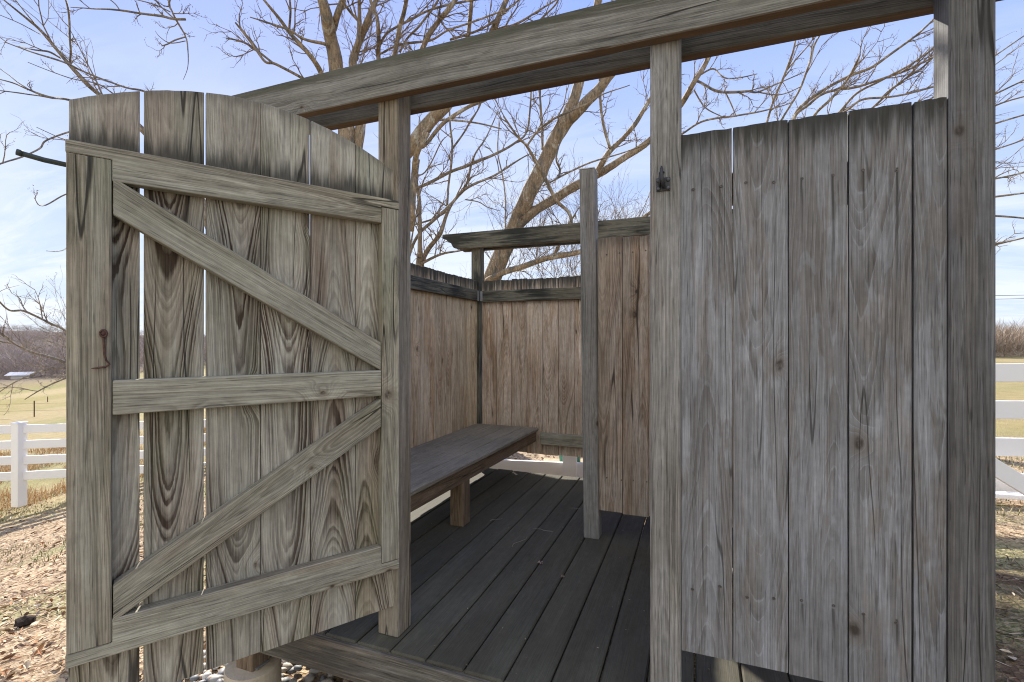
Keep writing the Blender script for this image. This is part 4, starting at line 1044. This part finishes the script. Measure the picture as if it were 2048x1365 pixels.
# tree behind the tall panel with swept branches to the right
F = Tree(6); SR = Vector((.55, .2, .25))
F.limb_px([(1560, 900, 44), (1560, 640, 36), (1575, 420, 26), (1586, 300, 16), (1590, 240, 9)], 8.4, 8.0, True, 0)
FB = [([(1545, 330, 8), (1530, 270, 6), (1535, 242, 5), (1548, 198, 5), (1572, 144, 5), (1588, 97, 4), (1596, 40, 3)], .6),
      ([(1572, 144, 3.5), (1602, 108, 3), (1622, 84, 2.5), (1650, 40, 2)], .7),
      ([(1565, 330, 7), (1555, 265, 5), (1562, 242, 4.5), (1595, 188, 4.5), (1615, 138, 4.5), (1629, 91, 4), (1646, 60, 3), (1660, 10, 2)], .6),
      ([(1580, 300, 10), (1588, 232, 7.5), (1636, 188, 7), (1696, 155, 6.5), (1746, 134, 6), (1797, 97, 5), (1837, 67, 4.5), (1880, 25, 3)], .9),
      ([(1600, 300, 7), (1629, 232, 6), (1662, 198, 6), (1696, 158, 5.5), (1720, 110, 3)], .6),
      ([(1582, 290, 8), (1588, 236, 6), (1615, 212, 6), (1652, 185, 5.5), (1713, 175, 5.5), (1763, 158, 5), (1814, 141, 4.5), (1880, 108, 3)], .9),
      ([(1610, 310, 7), (1640, 260, 5), (1679, 225, 5), (1713, 188, 5), (1763, 161, 4.5), (1824, 128, 4.5), (1890, 80, 3)], .9),
      ([(1620, 320, 7), (1660, 250, 5), (1699, 218, 4.5), (1730, 198, 4.5), (1797, 192, 4), (1880, 172, 3), (1960, 150, 2)], .9),
      ([(1640, 330, 7), (1700, 250, 5), (1746, 215, 5), (1797, 168, 4.5), (1847, 134, 4), (1890, 90, 3)], .9),
      ([(1640, 340, 7), (1720, 280, 5), (1790, 230, 4.5), (1850, 205, 4), (1900, 190, 3), (1990, 130, 2), (2070, 70, 1.5)], .9),
      ([(1650, 370, 7), (1750, 310, 6), (1880, 250, 4.5), (1960, 204, 4), (2070, 150, 3)], .9),
      ([(1650, 400, 7), (1760, 350, 6), (1890, 290, 5), (1990, 248, 4), (2080, 222, 3)], .9),
      ([(1650, 420, 7), (1760, 400, 6), (1890, 372, 5), (1990, 358, 4), (2080, 338, 3)], .9),
      ([(1650, 450, 8), (1760, 440, 6), (1890, 412, 5), (1990, 394, 4.5), (2080, 384, 3)], .8),
      ([(1640, 480, 8), (1760, 470, 6), (1890, 440, 5), (1990, 432, 4.5), (2080, 440, 3)], .8),
      ([(1640, 520, 8), (1760, 520, 6), (1890, 502, 5), (1990, 490, 4), (2080, 468, 3)], .8),
      ([(1650, 390, 6), (1770, 320, 5), (1890, 262, 4), (1990, 212, 3.5), (2080, 185, 2.5)], .9),
      ([(1660, 410, 6), (1780, 370, 5), (1890, 330, 4), (1990, 300, 3.5), (2080, 268, 2.5)], .9),
      ([(1660, 320, 6), (1760, 260, 5), (1890, 180, 3.5), (1990, 112, 3), (2080, 50, 2)], .8)]
for pts, tw in FB: F.limb_px(pts, 8.0, 7.2, False, tw, .75, SR)
for pts, tw in (([(1340, 285, 5), (1367, 266, 4.5), (1410, 242, 4.5), (1478, 232, 4), (1545, 218, 3), (1585, 205, 2)], .9),
            ([(1387, 165, 6), (1397, 163, 6), (1427, 181, 6), (1451, 186, 6), (1494, 183, 5), (1515, 185, 4), (1548, 171, 3), (1609, 144, 2)], .7),
            ([(1451, 186, 3.5), (1461, 208, 3), (1471, 232, 2)], .8), ([(1400, 150, 4), (1427, 138, 3.5), (1454, 158, 3), (1515, 148, 2)], .7), ([(1388, 180, 3.5), (1410, 215, 3), (1444, 235, 2)], .8),
            ([(1515, 185, 3), (1560, 190, 2.5), (1600, 175, 2)], .6)):
    F.limb_px(pts, 7.3, 7.1, False, tw, .5)
F.build(gpt(1560, 8.4), 'bare tree behind the tall front panel with long branches sweeping to the right')

# brushy shrubs beyond the back wall
def shrub(px, t, n, h, spread, seed, label):
    s = Tree(seed); base = gpt(px, t)
    for _ in range(n):
        d = Vector((s.rr.gauss(0, spread), s.rr.gauss(0, spread), 1)).normalized()
        p = base + Vector((s.rr.gauss(0, .25), s.rr.gauss(0, .25), 0)); L = h * s.rr.uniform(.6, 1)
        pts = [p]; dd = d
        for k in range(6):
            dd = (dd + Vector((s.rr.gauss(0, .08), s.rr.gauss(0, .08), .05))).normalized(); pts.append(pts[-1] + dd * L / 6)
        s.limb.tube(pts, [.014 * (1 - .11 * k) for k in range(7)], 5)
        for k in range(2, 7):
            for _ in range(2): s.grow(pts[k], (dd + Vector((s.rr.gauss(0, .6), s.rr.gauss(0, .6), s.rr.gauss(.2, .4)))).normalized(), s.rr.uniform(.4, .9), .006, 2)
    return s.build(base, label, 'shrub', BARKT, BARKT, 'bare shrubs beyond the back wall', 'shrub')
shrub(1235, 9.0, 26, 3.0, .30, 21, 'twiggy reddish bare shrub seen between the partition post and the latch post')
shrub(1090, 10.0, 24, 2.6, .32, 22, 'twiggy bare shrub behind the fork of the leaning tree')
shrub(890, 10.5, 12, 2.3, .32, 23, 'twiggy bare shrub showing just over the low wall left of the corner post')

# ------------------------------------------------------------------ far things
def spray(lb, base, h, w, n, rr, depth_col=(0, 1)):
    """a bare bush or tree far off: many tapering strokes fanning upward"""
    for _ in range(n):
        a_ = rr.uniform(0, 6.283); k = rr.random() ** .6
        p = base + Vector((math.cos(a_) * w * .3 * k, math.sin(a_) * w * .3 * k, rr.uniform(0, h * .5)))
        d = Vector((math.cos(a_) * rr.uniform(.2, 1.2) * w / h, math.sin(a_) * rr.uniform(.2, 1.2) * w / h, rr.uniform(.5, 1.2))).normalized(); L = min(h * rr.uniform(.2, .55), max(.1, h - (p.z - base.z)))
        s_ = d.cross(Vector((rr.gauss(0, 1), rr.gauss(0, 1), rr.gauss(0, 1)))).normalized() * (h * .0045); m_ = p + d * L * .55 + Vector((rr.gauss(0, .03), rr.gauss(0, .03), 0)) * h
        lb.add([p - s_, p + s_, m_ + s_ * .6, m_ - s_ * .6, p + d * L], [(0, 1, 2, 3), (3, 2, 4)], rr.random())
rr = random.Random(33)
THK = litter_mat('bare_thicket', [(0.32, 0.265, 0.22, 1), (0.40, 0.33, 0.27, 1), (0.25, 0.21, 0.18, 1), (0.48, 0.41, 0.34, 1), (0.34, 0.25, 0.18, 1)])
tb = LB()
for _ in range(240):
    px = rr.uniform(1560, 2300); t = rr.uniform(42, 56); p = gpt(px, t)
    spray(tb, p, rr.uniform(2.6, 4.6), rr.uniform(2.2, 3.4), 260, rr)
for _ in range(60):
    px = rr.uniform(1560, 2300); t = rr.uniform(40.5, 42); p = gpt(px, t); spray(tb, p, rr.uniform(.5, 1.0), 1.6, 110, rr)
tag(tb.build('thicket', THK), kind='stuff')
fw = LB()
for _ in range(1300):
    px = rr.uniform(-400, 500); t = 76 + 270 * rr.random() ** 1.9; p = gpt(px, t); spray(fw, p, rr.uniform(3.2, 6.4), rr.uniform(4.5, 7), 80, rr)
tag(fw.build('distant_wood', litter_mat('distant_wood_bark', [(0.28, 0.235, 0.22, 1), (0.36, 0.29, 0.26, 1), (0.22, 0.20, 0.205, 1), (0.40, 0.34, 0.31, 1)])), kind='stuff')
# far white building in the valley
def far_house(px, py, t, L, W, H, label):
    p = at(px, py, t); root = empty('farm_building', p); tag(root, label, 'building'); root.rotation_euler = (0, 0, TH + .3)
    q = MB(); q.box(T((0, 0, H / 2 - 1)), L, W, H + 2, .02); q.build('wall', plain('white_siding', (0.72, 0.71, 0.70, 1), .7, .2, .05, 1), root)
    q = MB(); e = .5
    q.add([(-L / 2 - e, -W / 2 - e, H + .01), (L / 2 + e, -W / 2 - e, H + .01), (L / 2 + e, 0, H + W * .32), (-L / 2 - e, 0, H + W * .32), (-L / 2 - e, W / 2 + e, H + .01), (L / 2 + e, W / 2 + e, H + .01)], [(0, 1, 2, 3), (3, 2, 5, 4), (0, 3, 4), (1, 5, 2), (0, 4, 5, 1)])
    q.build('roof', plain('pale_metal_roof', (0.62, 0.62, 0.63, 1), .5, .4, .05, 1), root)
far_house(46, 757, 74, 2.2, 1.5, .5, 'small white farm building far off at the edge of the wooded valley')
# utility wires over the field on the right
for k, (z0, z1, lab) in enumerate(((592, 586, 'upper of the two thin utility wires crossing the sky at the right edge'), (598, 594, 'lower of the two thin utility wires crossing the sky at the right edge'))):
    q = MB(); a_ = at(1500, z0 + 4, 40); b_ = at(2500, z1 - 8, 44); pts = []
    for j in range(25):
        u_ = j / 24; p = a_.lerp(b_, u_); p.z -= .5 * (1 - (2 * u_ - 1) ** 2) * .4; pts.append(p)
    q.tube(pts, .02, 5); tag(q.build('utility_wire', M_BLACK), lab, 'wire', 'utility wires')

# ------------------------------------------------------------------ LIGHT
SUN_AZ, SUN_EL = R(44.0), R(31.1)        # left of the depth axis, above the horizon
sdir = Vector((-math.sin(SUN_AZ) * math.cos(SUN_EL), math.cos(SUN_AZ) * math.cos(SUN_EL), math.sin(SUN_EL)))
sl = bpy.data.lights.new('sun', 'SUN'); sl.energy = 5.0; sl.angle = R(0.53); sl.color = (1.0, 0.93, 0.82)
so = bpy.data.objects.new('sun', sl); COL.objects.link(so); so.rotation_euler = (-sdir).to_track_quat('-Z', 'Y').to_euler()
w = bpy.data.worlds.new('World'); scene.world = w; w.use_nodes = True; nt = w.node_tree; g = G(nt)
bg = nt.nodes['Background']
sky = g.n('ShaderNodeTexSky', sky_type='NISHITA'); sky.sun_disc = False; sky.sun_elevation = SUN_EL; sky.sun_rotation = -SUN_AZ
sky.air_density = 1.0; sky.dust_density = 0.6; sky.ozone_density = 2.2; sky.altitude = 200
tc = g.n('ShaderNodeTexCoord').outputs['Generated']
dx, dy, dz = g.sep(tc)
zz = g.m('ADD', g.m('MAXIMUM', dz, 0.0), 0.16)
cl = g.xyz(g.m('DIVIDE', dx, zz), g.m('DIVIDE', dy, zz), 0.0)
n1 = g.noise(g.vm('MULTIPLY', cl, (0.55, 1.1, 1)), 1.0, 6, .58, .5)
n2 = g.noise(g.vm('MULTIPLY', cl, (1.4, 4.0, 1)), 1.0, 6, .6, .8)
cm = g.m('ADD', g.step(n1, .42, .62), g.m('MULTIPLY', g.step(n2, .44, .60), .6), clamp=True)
cm = g.m('MULTIPLY', cm, g.lin(dz, 0.05, 0.50, .95, .03))
lum = g.n('ShaderNodeRGBToBW', {0: sky.outputs[0]}).outputs[0]
sk = g.scale(sky.outputs[0], g.m('MULTIPLY', g.m('POWER', g.m('DIVIDE', lum, 3.4), -0.62), 1.0))   # thin even winter sky: less glare round the sun
hz = g.mix(g.lin(dz, 0.0, 0.75), (5.0, 5.8, 7.0, 1), (1.3, 2.3, 6.8, 1))
sk = g.mix(0.8, sk, hz)
skc = g.mix(g.m('MULTIPLY', cm, .8, clamp=True), sk, (6.1, 6.4, 6.8, 1))
# added unseen bank of white cloud behind the camera, brightens and neutralises the shade
bk = g.m('MULTIPLY_ADD', dx, 0.20, g.m('MULTIPLY', dy, -0.98))
bm_ = g.m('MULTIPLY', g.step(g.m('ADD', bk, g.m('MULTIPLY', g.m('SUBTRACT', n1, .5), .8)), 0.05, 0.45), g.step(dz, -0.02, 0.05))
g.set(bg.inputs[0], g.mix(bm_, skc, (8.0, 8.1, 8.3, 1)))
bg.inputs[1].default_value = 0.075

vs_ = scene.view_settings; vs_.view_transform = 'Standard'; vs_.look = 'None'; vs_.exposure = 1.15; vs_.gamma = 1.0; vs_.use_curve_mapping = False
scene.cycles.max_bounces = 6; scene.cycles.diffuse_bounces = 4
scene.cycles.use_denoising = True; scene.cycles.denoising_prefilter = 'ACCURATE'; scene.cycles.filter_width = 1.1
